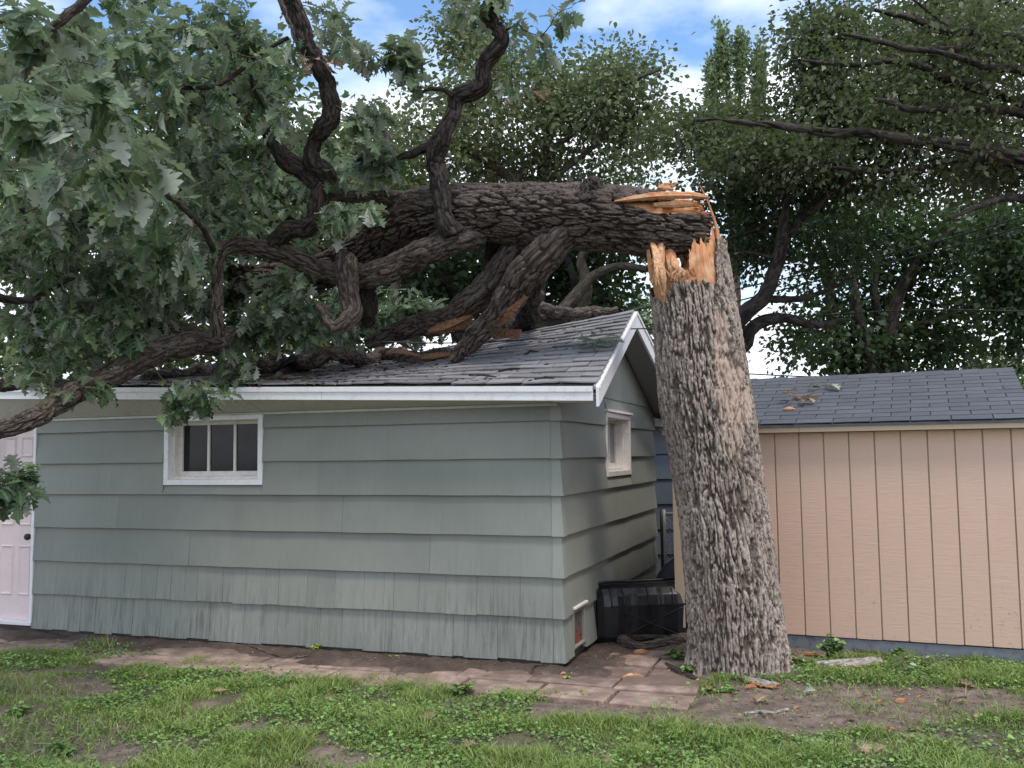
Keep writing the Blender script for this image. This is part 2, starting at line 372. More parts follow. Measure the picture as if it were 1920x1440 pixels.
def shingle_mat(name, c1, c2):
    m, nt, b = M(name); L = nt.links; oi = nt.nodes.new('ShaderNodeObjectInfo')
    at_ = attr(nt, 'rnd'); f = noise(nt, geo_pos(nt), 170, 3, .7); f2 = noise(nt, geo_pos(nt), 4, 4)
    r = nd(nt, 'Math', operation='ADD'); L.new(oi.outputs['Random'], r.inputs[0]); L.new(at_, r.inputs[1])
    fr = nd(nt, 'Math', operation='FRACT'); L.new(r.outputs[0], fr.inputs[0])
    col = mixc(nt, fr.outputs[0], c1, c2); col = mixc(nt, ramp(nt, f, [(.35, (.5,) * 3), (.7, (0,) * 3)]), col, tuple(x * .35 for x in c1))
    col = mixc(nt, ramp(nt, f2, [(.45, (0,) * 3), (.7, (.4,) * 3)]), col, tuple(x * .6 for x in c1))
    L.new(col, b.inputs['Base Color']); b.inputs['Roughness'].default_value = .8; bump(nt, b, f, .8, .004); return m
MAT['shingle_old'] = shingle_mat('weathered_shingle', (.20, .195, .20), (.36, .35, .36))
MAT['shingle_grey'] = shingle_mat('blue_grey_shingle', (.095, .10, .115), (.135, .14, .16))

def leaf_mat(name, top1, top2, under, trans=.24, rough=.45, dead=0.0):
    m, nt, b = M(name); L = nt.links; r = attr(nt, 'rnd')
    col = ramp(nt, r, [(0.0, top1), (.85, top2), (.97, tuple(min(1, x * 1.5) for x in top2))])
    geo = nt.nodes.new('ShaderNodeNewGeometry')
    un = mixc(nt, r, tuple(x * .8 for x in under), under)
    vein = ramp(nt, attr(nt, 'vein'), [(.44, (0,) * 3), (.53, (.8,) * 3)]); col = mixc(nt, vein, col, tuple(min(1, x * 1.7) for x in top2))
    col = mixc(nt, geo.outputs['Backfacing'], col, un)
    L.new(col, b.inputs['Base Color']); b.inputs['Roughness'].default_value = rough; b.inputs['Specular IOR Level'].default_value = .35
    tr = nt.nodes.new('ShaderNodeBsdfTranslucent'); L.new(mixc(nt, .5, col, (.16, .30, .03) if not dead else (.3, .18, .08)), tr.inputs['Color'])
    ms = nt.nodes.new('ShaderNodeMixShader'); ms.inputs[0].default_value = trans
    L.new(b.outputs[0], ms.inputs[1]); L.new(tr.outputs[0], ms.inputs[2])
    L.new(ms.outputs[0], nt.nodes['Material Output'].inputs['Surface']); return m
MAT['leaf'] = leaf_mat('oak_leaf', (.026, .056, .028), (.10, .145, .07), (.38, .42, .35))
MAT['leaf_mid'] = leaf_mat('oak_leaf_far', (.075, .10, .035), (.16, .19, .075), (.22, .24, .15))
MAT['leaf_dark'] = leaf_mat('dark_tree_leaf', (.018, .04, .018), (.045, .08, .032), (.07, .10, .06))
MAT['leaf_pale'] = leaf_mat('pale_tree_leaf', (.09, .14, .07), (.16, .21, .10), (.2, .24, .14))
MAT['leaf_poplar'] = leaf_mat('poplar_leaf', (.13, .20, .09), (.24, .31, .16), (.28, .34, .2))
MAT['leaf_olive'] = leaf_mat('olive_tree_leaf', (.036, .050, .022), (.10, .12, .05), (.16, .17, .11))
MAT['leaf_dead'] = leaf_mat('dead_leaf', (.16, .10, .065), (.34, .24, .16), (.40, .31, .22), dead=1)
MAT['leaf_brown'] = leaf_mat('brown_dead_leaf', (.10, .06, .04), (.27, .18, .12), (.32, .23, .16), trans=.08, dead=1)
MAT['leaf_silver'] = leaf_mat('upturned_leaf', (.33, .38, .28), (.42, .46, .34), (.46, .5, .4))
MAT['weed'] = leaf_mat('weed_leaf', (.07, .14, .03), (.20, .32, .09), (.13, .2, .07), trans=.2)
MAT['grass'] = leaf_mat('grass_blade', (.10, .16, .028), (.36, .44, .13), (.24, .33, .085), trans=.2)
MAT['seedling'] = leaf_mat('yellow_seedling', (.22, .30, .03), (.38, .45, .06), (.35, .42, .1), trans=.25)

# ---------------------------------------------------------------- leaf builders
HALF_HI = [(0, .006), (.13, .008), (.17, .04), (.27, .12), (.32, .045), (.40, .20), (.46, .24), (.49, .075), (.57, .30), (.65, .36), (.68, .13), (.77, .29), (.84, .29), (.87, .11), (.94, .13), (1.0, .02)]
HALF_MID = [(0, .006), (.15, .015), (.28, .12), (.34, .045), (.46, .25), (.51, .08), (.65, .35), (.70, .13), (.84, .3), (.89, .12), (1.0, .03)]
HALF_LOW = [(0, .03), (.3, .24), (.65, .34), (1.0, .03)]
HALF_ROUND = [(0, .08), (.3, .42), (.65, .45), (1.0, .1)]
def leaf_template(half, fold=.25, droop=.25, wave=0.0):
    V = []; vein = []
    for i, (x, w) in enumerate(half):
        z = -droop * x * x
        wz = wave * math.sin(i * 2.1)
        V += [(x, -w, z + fold * w + wz), (x, 0, z), (x, w, z + fold * w - wz)]; vein += [0, 1, 0]
    Q = []
    for i in range(len(half) - 1):
        a = i * 3; Q += [(a, a + 3, a + 4, a + 1), (a + 1, a + 4, a + 5, a + 2)]
    return np.array(V), np.array(Q), np.array(vein, float)
def place_leaves(T, pos, dirs, ups, size, seed=0):
    """instances of template T as one joined array"""
    V, Q, vein = T; n = len(pos); r = np.random.default_rng(seed + 100)
    x = dirs / (np.linalg.norm(dirs, axis=1)[:, None] + 1e-9)
    y = np.cross(ups, x); y /= np.linalg.norm(y, axis=1)[:, None] + 1e-9
    z = np.cross(x, y)
    curl = r.uniform(.2, 2.3, n)
    P = pos[:, None] + size[:, None, None] * (V[None, :, 0:1] * x[:, None] + V[None, :, 1:2] * y[:, None] + (V[None, :, 2:3] * curl[:, None, None]) * z[:, None])
    Fq = (Q[None] + (np.arange(n) * len(V))[:, None, None]).reshape(-1, 4)
    return P.reshape(-1, 3), Fq, np.repeat(r.random(n), len(V)), np.tile(vein * .55, n)
def link_leaves(name, L, mat, parent=None, **k):
    P, Fq, rn, ve = L
    return link(name, mesh(name, P, Fq, False, {'rnd': rn, 'vein': ve}, fsize=4), mat, parent, **k)
def rand_unit(n, r):
    v = r.normal(size=(n, 3)); return v / np.linalg.norm(v, axis=1)[:, None]
def rosette(centers, dirs, nper, size, r, spread=1.0, hang=.35, along=.12):
    """leaf positions round twig tips"""
    n = len(centers) * nper; c = np.repeat(centers, nper, 0); d = np.repeat(dirs, nper, 0)
    ld = d * .7 + rand_unit(n, r) * spread + np.array([0, 0, -hang]); ld /= np.linalg.norm(ld, axis=1)[:, None]
    p = c - d * (r.random(n) * along)[:, None] + ld * (size * .12)
    up = np.array([0, 0, 1.0]) + rand_unit(n, r) * .55
    return p, ld, up, size * r.uniform(.6, 1.15, n)
def grow(nodes, targets, jitter=.05, r=None):
    """attach each target to the nearest node (Prim-like); returns list of (start,end) and tip directions"""
    N = np.asarray(nodes, float); T = np.asarray(targets, float)
    d0 = np.array([np.min(np.linalg.norm(N - t, axis=1)) for t in T]); order = np.argsort(d0)
    pts = [*N]; arr = np.vstack([N, np.zeros((len(T) * 4, 3))]); cnt = len(N); segs = []; dirs = np.zeros((len(T), 3)); gen = np.zeros(len(arr))
    for i in order:
        t = T[i]; dd = np.linalg.norm(arr[:cnt] - t, axis=1); j = int(np.argmin(dd + gen[:cnt] * .04)); s = arr[j].copy()
        mid = [(s + (t - s) * f + r.normal(size=3) * jitter * dd[j] * .8 + np.array([0, 0, .06 * dd[j]])) for f in (.35, .7)]
        segs.append((s, mid[0], mid[1], t, dd[j], gen[j])); dirs[i] = (t - mid[1]) / (np.linalg.norm(t - mid[1]) + 1e-9)
        for p in (*mid, t):
            arr[cnt] = p; gen[cnt] = gen[j] + 1; cnt += 1
    return segs, dirs
def twig_tubes(segs, r0=.008, nseg=6, step=.08, maxr=.02):
    ts = TubeSet()
    for k, (a, b_, c, d, L, g) in enumerate(segs):
        rr = min(maxr, r0 * (.6 + L * 1.6)) * (.8 ** min(g, 6)); rr = max(rr, r0 * .35)
        ts.add([[*a, rr], [*b_, rr * .8], [*c, rr * .6], [*d, rr * .35]], nseg=nseg, step=max(step, L / 6), cap=False)
    return ts
def path_px(spec):
    """[(px,py,Y,rpx)] -> (N,4) metres"""
    return np.array([[*at(x, y, Y), r_ * Y / F_PX] for x, y, Y, r_ in spec])

# ================================================================ GROUND
def axis_vals(a0, a1, fine, far):
    mid = np.arange(a0, a1 + fine / 2, fine); k = np.cumsum(fine * 1.35 ** np.arange(1, 60)); k = k[k < far]
    return np.r_[(a0 - k)[::-1], mid, a1 + k]
def to_px(x, y, z=0.0):
    d = np.stack([x, y, np.zeros_like(x) + z - EYE], -1); w = d @ _F
    w = np.where(np.abs(w) < .05, .05, w)
    return 960 + F_PX * (d @ CR) / w, 720 - F_PX * (d @ CU) / w
def path_edge(px): return np.interp(px, [0, 170, 380, 560, 800, 1000, 1250, 1300, 1500], [1212, 1209, 1243, 1262, 1284, 1292, 1312, 1285, 1240])
def lawn_density(x, y):
    px, py = to_px(x, y); px = np.where(y < .5, 960, px); py = np.where(y < 1, 3000, py)
    n1 = fbm(np.stack([x * 1.7, y * 1.7, 0 * x], -1), 4, 3); n2 = fbm(np.stack([x * 6, y * 6, 0 * x + 5], -1), 3, 9)
    n = .55 * n1 + .45 * n2
    d = smooth(.25, .42, n) * 1.0
    e = path_edge(px) + (n2 - .5) * 34; d = d * smooth(-6, 14, py - e)
    def ell(cx, cy, rx, ry): return ((px - cx) / rx) ** 2 + ((py - cy) / ry) ** 2
    band = smooth(1.25, .75, ell(1500, 1328, 470, 42) + (n - .5) * 1.4); d = d * (1 - .93 * band)
    for c in ((100, 1385, 190, 52), (50, 1290, 150, 26), (640, 1425, 90, 20), (240, 1425, 60, 22), (1640, 1408, 90, 22), (1120, 1330, 110, 20)):
        d = d * (1 - .8 * smooth(1.3, .6, ell(*c) + (n - .5) * 1.6))
    # strip along the shed base and right of the trunk
    top = smooth(1232, 1250, py) * smooth(1300, 1275, py) * smooth(1465, 1500, px)
    return np.clip(np.maximum(d * smooth(1180, 1215, py), .75 * top * smooth(.38, .55, n)), 0, 1)
def ground_z(x, y):
    P = np.stack([x, y, 0 * x], -1)
    rel_u = (x - COR[0]) * A_[0] + (y - COR[1]) * A_[1]; rel_s = (x - COR[0]) * S_[0] + (y - COR[1]) * S_[1]
    z = (fbm(P * 1.3, 3, 21) - .5) * .05 + (fbm(P * 7, 4, 22) - .5) * .035 + (fbm(P * 30, 3, 23) - .5) * .012
    near = np.exp(-np.hypot(x - 1.78, y - 7.46) / .5)
    pathm = smooth(-.98, -.86, rel_s) * smooth(.02, -.05, np.minimum(rel_s, .02)) * smooth(-1.25, -1.1, rel_u)
    soil = smooth(-.50, -.12, rel_s + (fbm(P * 2.3, 4, 24) - .5) * .9) * smooth(-.5, -.1, rel_u + (fbm(P * 3, 3, 25) - .5) * .7)
    z = z + .012 * lawn_density(x, y) + near * .05
    zp = -.035 + soil * .07 + (fbm(P * 11, 3, 26) - .5) * .022 + (fbm(P * 38, 3, 27) - .5) * .022
    side = smooth(-1.2, -1.0, rel_u) * smooth(.05, -.25, rel_u) * smooth(1.1, .8, rel_s) * smooth(-.98, -.86, rel_s)
    m_ = np.maximum(pathm, side)
    return z * (1 - m_) + (zp + .01) * m_
gx, gy = axis_vals(-6.0, 6.5, .035, 150), axis_vals(4.3, 9.6, .035, 150)
XX, YY = np.meshgrid(gx, gy); xf, yf = XX.ravel(), YY.ravel()
zf = ground_z(xf, yf); zf = np.where((np.abs(xf) > 9) | (yf > 12) | (yf < 2), 0, zf)
nx_, ny_ = len(gx), len(gy)
ii = (np.arange(ny_ - 1)[:, None] * nx_ + np.arange(nx_ - 1)[None]).ravel()
dens = lawn_density(xf, yf); dens = np.maximum(dens, np.clip(smooth(9.5, 10.5, yf) + smooth(5.6, 6.5, np.abs(xf)), 0, 1))
_ru = (xf - COR[0]) * A_[0] + (yf - COR[1]) * A_[1]; _rs = (xf - COR[0]) * S_[0] + (yf - COR[1]) * S_[1]
wall_shade = smooth(-.65, -.2, _rs + (fbm(np.stack([xf * 2.5, yf * 2.5, 0 * xf], -1), 3, 33) - .5) * .5) * smooth(-.75, -.2, _ru)  # shade along the wall foot, painted as darker soil
m, nt, b = M('soil_ground'); L = nt.links
p_ = geo_pos(nt); f1 = noise(nt, p_, 7, 8, .65); f2 = noise(nt, p_, 45, 6, .7); f3 = noise(nt, p_, 1.6, 4)
col = ramp(nt, f1, [(.3, (.085, .06, .048)), (.5, (.16, .115, .092)), (.7, (.27, .2, .16))])
col = mixc(nt, attr(nt, 'wall_shade'), col, ramp(nt, f1, [(.3, (.04, .027, .02)), (.6, (.085, .058, .045)), (.75, (.15, .11, .085))]))
col = mixc(nt, attr(nt, 'lawn'), col, ramp(nt, f2, [(.35, (.05, .055, .025)), (.7, (.11, .11, .05))]))
col = mixc(nt, ramp(nt, f2, [(.6, (0,) * 3), (.75, (.7,) * 3)]), col, (.27, .2, .15))
L.new(col, b.inputs['Base Color']); b.inputs['Roughness'].default_value = .95
nn = bump(nt, b, f1, .8, .02); bump(nt, b, f2, .9, .008, nn); MAT['soil'] = m
link('ground', mesh('ground', np.stack([xf, yf, zf], 1), np.stack([ii, ii + 1, ii + 1 + nx_, ii + nx_], 1), True, {'wall_shade': wall_shade, 'lawn': dens * .8}, fsize=4), MAT['soil'], kind='structure')

# paved path along the wall
m, nt, b = M('pink_paver'); L = nt.links; oi = nt.nodes.new('ShaderNodeObjectInfo'); p_ = geo_pos(nt); f1 = noise(nt, p_, 5, 6, .6); f2 = noise(nt, p_, 90, 4, .7)
col = mixc(nt, oi.outputs['Random'], (.50, .36, .29), (.42, .30, .25)); col = mixc(nt, ramp(nt, f1, [(.42, (.75,) * 3), (.62, (0,) * 3)]), col, (.15, .10, .075))
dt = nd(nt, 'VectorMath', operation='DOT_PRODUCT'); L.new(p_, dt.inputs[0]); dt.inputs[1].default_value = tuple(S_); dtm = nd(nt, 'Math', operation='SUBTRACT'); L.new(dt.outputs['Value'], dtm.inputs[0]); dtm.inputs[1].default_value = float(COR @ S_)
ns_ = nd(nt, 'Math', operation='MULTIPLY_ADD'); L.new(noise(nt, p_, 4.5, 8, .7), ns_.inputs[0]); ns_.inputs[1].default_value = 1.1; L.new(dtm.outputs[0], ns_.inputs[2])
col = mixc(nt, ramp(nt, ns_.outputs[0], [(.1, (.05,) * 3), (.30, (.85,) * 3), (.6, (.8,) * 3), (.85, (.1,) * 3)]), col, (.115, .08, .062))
col = mixc(nt, ramp(nt, f2, [(.35, (.5,) * 3), (.6, (0,) * 3)]), col, (.22, .15, .12)); L.new(col, b.inputs['Base Color']); b.inputs['Roughness'].default_value = .9
nn = bump(nt, b, f1, .5, .01); bump(nt, b, f2, .6, .004, nn); MAT['paver'] = m
pathroot = empty('path', G(0, -.5, 0), kind='structure')
pv = []
for rowi, (s0, s1) in enumerate(((-.86, -.49), (-.47, -.1))):
    u = -1.12
    while u < 7.5:
        w = random.uniform(.52, .66); pv.append((u, u + w - .02, s0, s1)); u += w
for s0 in (-.08, .28, .62):
    pv.append((-1.05, -.68, s0, s0 + .33)); pv.append((-.66, -.25, s0, s0 + .33))
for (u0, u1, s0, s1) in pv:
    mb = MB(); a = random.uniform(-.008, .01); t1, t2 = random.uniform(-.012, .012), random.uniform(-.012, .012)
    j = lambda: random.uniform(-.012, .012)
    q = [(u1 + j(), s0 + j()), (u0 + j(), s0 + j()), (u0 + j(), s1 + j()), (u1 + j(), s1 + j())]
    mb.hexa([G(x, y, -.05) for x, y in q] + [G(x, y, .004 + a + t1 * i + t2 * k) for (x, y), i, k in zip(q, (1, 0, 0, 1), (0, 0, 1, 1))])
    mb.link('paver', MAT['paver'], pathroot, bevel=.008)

# ================================================================ GREEN GARAGE
ZC = [.06, .403, .723, 1.052, 1.375, 1.674, 1.979, 2.125]
gar = empty('garage', COR, label='grey-green clapboard garage with white eaves under the fallen oak', cat='garage')
LEFT, DEPTH = 8.2, 3.98
def eave_z(u): return 2.225 + .034 * (np.asarray(u, float) + .39)
def ridge_z(u):
    u = np.asarray(u, float); return 3.10 - np.interp(u, [-.3, .35, .95, 2.5, 4, 9], [0, .085, .16, .36, .42, .40])
S_E, S_R, S_B = -.27, 1.80, 4.25
def roof_pt(u, t):
    """front slope: t 0 at the eave, 1 at the ridge; 1..2 back slope"""
    u = float(u)
    if t <= 1: s = S_E + (S_R - S_E) * t; z = eave_z(u) + (ridge_z(u) - eave_z(u)) * t - .05 * math.sin(math.pi * t) * smooth(.8, 3, u) * .8
    else: s = S_R + (S_B - S_R) * (t - 1); z = ridge_z(u) + (2.16 - ridge_z(u)) * (t - 1)
    return G(u, s, float(z))
def u_right(t): return -(.39 - .12 * t) if t <= 1 else -(.27 + .08 * (t - 1))
# walls core
mb = MB()
mb.gbox(.0, 2.80, .0, .10, .10, 2.10).gbox(2.80, 3.88, .0, .10, .10, 1.46).gbox(3.88, 5.44, .0, .10, .10, 2.10).gbox(6.05, LEFT, .0, .10, .10, 2.10)
mb.gbox(.0, .10, .101, 1.52, .10, 2.2).gbox(.0, .10, 1.52, 2.60, .10, 1.49).gbox(.0, .10, 2.60, DEPTH, .10, 2.2)
mb.gbox(.10, LEFT, DEPTH - .1, DEPTH - .001, .10, 2.1).gbox(LEFT - .1, LEFT, .1, DEPTH - .1, .10, 2.1)
mb.link('wall', MAT['concrete'], gar)
MB().gbox(.03, LEFT - .03, .015, DEPTH - .03, -.1, .10).link('foundation', MAT['concrete'], gar)
MB().gbox(.12, 5.40, .5, .52, .1, 2.1).link('interior_partition', MAT['dark_void'], gar)
jr = np.random.default_rng(3)
def lap_board(fn, a0, a1, zb, zt, mat, parent, step=.22, wav=.0025, name='siding_board', out=.038):
    """board along a, fn(a, outward, z) -> point"""
    n = max(1, int((a1 - a0) / step)); V = []; Fc = []
    for i in range(n + 1):
        a = a0 + (a1 - a0) * i / n; dz = jr.uniform(-wav, wav) * (0 < i < n); o = out + jr.uniform(-.003, .003)
        V += [fn(a, 0, zb + dz), fn(a, o, zb + dz), fn(a, .007, zt + .012), fn(a, 0, zt + .012)]
    for i in range(n):
        k = i * 4
        for q in range(4): Fc.append((k + q, k + (q + 1) % 4, k + 4 + (q + 1) % 4, k + 4 + q))
    Fc += [(3, 2, 1, 0), tuple(n * 4 + q for q in range(4))]
    mb = MB(); mb.add(V, Fc); return mb.link(name, mat, parent)
front = lambda a, o, z: G(a, -o, z)
side = lambda a, o, z: G(-o, a, z)
for i in range(7):
    zb, zt = ZC[i], ZC[i + 1]
    if i < 2:                                            # the two lowest courses have opened into single shakes
        x = .062
        while x < 5.44:
            w_ = min(jr.uniform(.09, .30), 5.44 - x); w_ = w_ if 5.44 - x - w_ > .05 else 5.44 - x
            lap_board(front, x + .0012, x + w_ - .0012, zb + jr.uniform(-.006, .004) * (1 + (i == 0)), zt, MAT['green_siding'], gar, step=.2, wav=.001, name='shake', out=.037 + jr.uniform(-.003, .002)); x += w_
        lap_board(front, 6.16, LEFT, zb, zt, MAT['green_siding'], gar); continue
    w = [(0.062, 5.44)]
    if i in (5, 6): w = [(.062, 2.785), (3.885, 5.44)]
    if i == 4: w = [(.062, 5.44)]
    if i == 4: zt_cut = True
    for (a0, a1) in w:
        cuts = [a0]; x = a0 + jr.uniform(.9, 2.4)
        while x < a1 - .5: cuts.append(x); x += 2.44
        cuts.append(a1)
        for c0, c1 in zip(cuts[:-1], cuts[1:]):
            if i == 4 and c0 < 3.885 and c1 > 2.785:     # notch under the window
                if c0 < 2.785: lap_board(front, c0, 2.785, zb, zt, MAT['green_siding'], gar)
                lap_board(front, max(c0, 2.785) + .0015, min(c1, 3.885) - .0015, zb, 1.45, MAT['green_siding'], gar)
                if c1 > 3.885: lap_board(front, 3.885, c1, zb, zt, MAT['green_siding'], gar)
            else: lap_board(front, c0 + .001, c1 - .001, zb, zt, MAT['green_siding'], gar)
    lap_board(front, 6.16, LEFT, zb, zt, MAT['green_siding'], gar)
for i, (zb, zt) in enumerate(zip(ZC[:6] + [1.979], ZC[1:7] + [2.245])):
    w = [(.062, DEPTH)]
    if i == 0: w = [(.62, DEPTH)]
    if i in (5, 6): w = [(.062, 1.505), (2.61, DEPTH)]
    for a0, a1 in w:
        if i == 4:
            lap_board(side, a0, 1.505, zb, zt, MAT['side_siding'], gar); lap_board(side, 1.507, 2.608, zb, 1.475, MAT['side_siding'], gar); lap_board(side, 2.61, a1, zb, zt, MAT['side_siding'], gar)
        else: lap_board(side, a0, a1, zb, zt, MAT['side_siding'], gar)
    if i == 6: lap_board(side, 1.507, 2.608, 2.137, zt, MAT['side_siding'], gar)
    if i == 0: lap_board(side, .062, .235, zb, zt, MAT['side_siding'], gar, step=.1); lap_board(side, .236, .619, .425, zt, MAT['side_siding'], gar, step=.2)
    mb = MB()                                           # corner cap, L shaped, one per course
    for (f0, f1) in (((.061, -.028), (-.027, 0)),):
        zz = zb - .004
        P = [G(.061, -.041, zz), G(-.041, -.041, zz), G(-.041, .061, zz), G(-.001, .061, zz), G(-.001, -.001, zz), G(.061, -.001, zz)]
        Q = [G(.061, -.011, zt), G(-.011, -.011, zt), G(-.011, .061, zt), G(-.001, .061, zt), G(-.001, -.001, zt), G(.061, -.001, zt)]
        mb.add(P + Q, [(5, 4, 3, 2, 1, 0), (6, 7, 8, 9, 10, 11)] + [(k, (k + 1) % 6, 6 + (k + 1) % 6, 6 + k) for k in range(6)])
    mb.link('corner_cap', MAT['side_siding'], gar)
# gable panel (grooved boards) above the last course
gp = [(x, x + .098) for x in np.arange(.0, DEPTH - .02, .1)]
for a0, a1 in gp:
    def zt_at(a):
        return (eave_z(0) + (ridge_z(0) - eave_z(0)) * (a - S_E) / (S_R - S_E) - .06) if a < S_R else (ridge_z(0) + (2.16 - ridge_z(0)) * (a - S_R) / (S_B - S_R) - .06)
    z0, z1 = float(zt_at(a0)), float(zt_at(a1))
    if min(z0, z1) < 2.26: continue
    mb = MB(); mb.add([side(a0, 0, 2.245), side(a1, 0, 2.245), side(a1, 0, z1), side(a0, 0, z0), side(a0, .022, 2.245), side(a1, .022, 2.245), side(a1, .014, z1), side(a0, .014, z0)],
                      [(3, 2, 1, 0), (4, 5, 6, 7), (0, 1, 5, 4), (1, 2, 6, 5), (2, 3, 7, 6), (3, 0, 4, 7)])
    mb.link('gable_board', MAT['side_siding'], gar)
MB().gbox(.0, .06, .4, 3.6, 2.2, 2.24).link('gable_beam', MAT['concrete'], gar)

# garage window in the long wall
def window(u0, u1, z0, z1, fn, depth, npane, matf, mats, glass, label=None, gapL=.0):
    w = MB(); t = .05                                   # casing boards, proud of the siding
    w.fbox(fn, u0, u1, -.032, depth, z0, z0 + t).fbox(fn, u0, u1, -.032, depth, z1 - t, z1).fbox(fn, u0, u0 + t, -.031, depth, z0 + t, z1 - t).fbox(fn, u1 - t, u1, -.031, depth, z0 + t, z1 - t)
    fr = w.link('window', matf, gar, bevel=.003, **({'label': label} if label else {}))
    MB().fbox(fn, u0 + t, u1 - t, .03, depth, z0 + t, z0 + t + .03).link('sill', mats, fr, bevel=.003)
    MB().fbox(fn, u0 + t, u0 + t + .02, .04, depth, z0 + t + .03, z1 - t).fbox(fn, u1 - t - .02, u1 - t, .04, depth, z0 + t + .03, z1 - t).link('stop', mats, fr, bevel=.002)
    a, b_, c, d = u0 + t + .02, u1 - t - .02, z0 + t + .03, z1 - t
    f = .035; s = MB(); d0, d1 = depth - .045, depth - .012
    s.fbox(fn, a, b_, d0, d1, c, c + f + .01).fbox(fn, a, b_, d0, d1, d - f, d).fbox(fn, a, a + f, d0 + .001, d1, c + f + .01, d - f).fbox(fn, b_ - f, b_, d0 + .001, d1, c + f + .01, d - f)
    wp = (b_ - a - 2 * f) / npane
    for i in range(1, npane): s.fbox(fn, a + f + i * wp - .012, a + f + i * wp + .012, d0 + .004, d1, c + f + .01, d - f)
    s.link('sash', mats, fr, bevel=.002)
    for i in range(npane): MB().fbox(fn, a + f + i * wp + (.012 if i else 0), a + f + (i + 1) * wp - (.012 if i < npane - 1 else 0), d1 - .012, d1 - .006, c + f + .01, d - f).link('pane', glass, fr)
window(2.79, 3.88, 1.462, 2.107, lambda a, o, z: G(a, o, z), .15, 3, MAT['white'], MAT['white_old'], MAT['glass'], 'white framed three-pane window in the long wall')
window(1.51, 2.605, 1.482, 2.11, lambda a, o, z: G(o, a, z), .15, 3, MAT['white_old'], MAT['white_old'], MAT['frosted'], 'small window with peeling paint in the gable wall')
MB().fbox(lambda a, o, z: G(-o, a, z), 1.49, 2.625, .02, .06, 2.111, 2.135).link('drip_cap', MAT['white_old'], gar, bevel=.003)
# door
dr = MB(); dr.gbox(5.475, 6.04, .045, .085, .12, 2.06)
door = dr.link('door', MAT['door'], gar)
for (a, b_) in ((5.545, 5.71), (5.775, 5.94)):
    for (c, d) in ((.36, .86), (1.055, 1.66), (1.74, 1.95)):
        pm = MB()                                       # raised and bevelled panel
        pm.add([G(b_, .0445, c), G(a, .0445, c), G(a, .0445, d), G(b_, .0445, d), G(b_ - .012, .03, c + .012), G(a + .012, .03, c + .012), G(a + .012, .03, d - .012), G(b_ - .012, .03, d - .012),
                G(b_ - .03, .042, c + .03), G(a + .03, .042, c + .03), G(a + .03, .042, d - .03), G(b_ - .03, .042, d - .03)],
               [(0, 1, 5, 4), (1, 2, 6, 5), (2, 3, 7, 6), (3, 0, 4, 7), (4, 5, 9, 8), (5, 6, 10, 9), (6, 7, 11, 10), (7, 4, 8, 11), (8, 9, 10, 11)])
        pm.link('door_panel', MAT['door'], door)
kn = TubeSet().add([[*G(5.53, .044, .95), .012], [*G(5.53, .01, .95), .012], [*G(5.53, -.005, .95), .03], [*G(5.53, -.035, .95), .032], [*G(5.53, -.05, .95), .018]], nseg=16, step=.006)
kn.link('handle', MAT['cable'], door)
MB().gbox(5.441, 5.475, -.034, .10, .10, 2.12).gbox(6.04, 6.15, -.03, .10, .10, 2.12).gbox(5.475, 6.04, -.03, .10, 2.06, 2.12).link('door_frame', MAT['white'], gar, bevel=.003)
MB().gbox(5.441, 6.15, -.045, .10, .085, .119).link('threshold', MAT['white'], gar, bevel=.003)
# broken hatch low in the gable wall
hf = lambda a, o, z: G(-o, a, z)
ht = MB(); ht.fbox(hf, .236, .262, .0, .034, .10, .43).fbox(hf, .585, .617, .0, .034, .10, .43).fbox(hf, .262, .585, .0, .034, .105, .125); hatch = ht.link('pet_door', MAT['side_siding'], gar, bevel=.004)
MB().fbox(hf, .222, .632, .0, .055, .431, .452).link('lintel', MAT['white_old'], hatch, bevel=.004)
MB().fbox(hf, .263, .584, .001, .008, .126, .43).link('rusty_panel', MAT['rust'], hatch)
tb = MB()
for k in range(5): tb.fbox(hf, .27 + k * .06, .30 + k * .06 + jr.uniform(0, .02), .0085, .016, jr.uniform(.13, .3), jr.uniform(.34, .428))
tb.link('loose_strip', MAT['concrete'], hatch)

# roof deck
us = list(np.linspace(0, 8.55, 58)); V = []; Fc = []
ts = list(np.linspace(0, 1, 9)) + list(np.linspace(1, 2, 7)[1:])
for t in ts:
    u0 = u_right(t)
    for u in us: V.append(roof_pt(u0 + u, t))
nu = len(us); n1 = len(V); V += [np.array(p) - (0, 0, .025) for p in V[:n1]]
for i in range(len(ts) - 1):
    for j in range(nu - 1):
        a = i * nu + j; Fc += [(a, a + nu, a + nu + 1, a + 1), (n1 + a, n1 + a + 1, n1 + a + nu + 1, n1 + a + nu)]
for i in range(len(ts) - 1):
    a = i * nu; Fc.append((a, n1 + a, n1 + a + nu, a + nu)); a += nu - 1; Fc.append((a, a + nu, n1 + a + nu, n1 + a))
for j in range(nu - 1): Fc.append((j, j + 1, n1 + j + 1, n1 + j)); a = (len(ts) - 1) * nu + j; Fc.append((a, n1 + a, n1 + a + 1, a + 1))
mb = MB(); mb.add(V, Fc); roof = mb.link('roof', MAT['shingle_old'], gar)

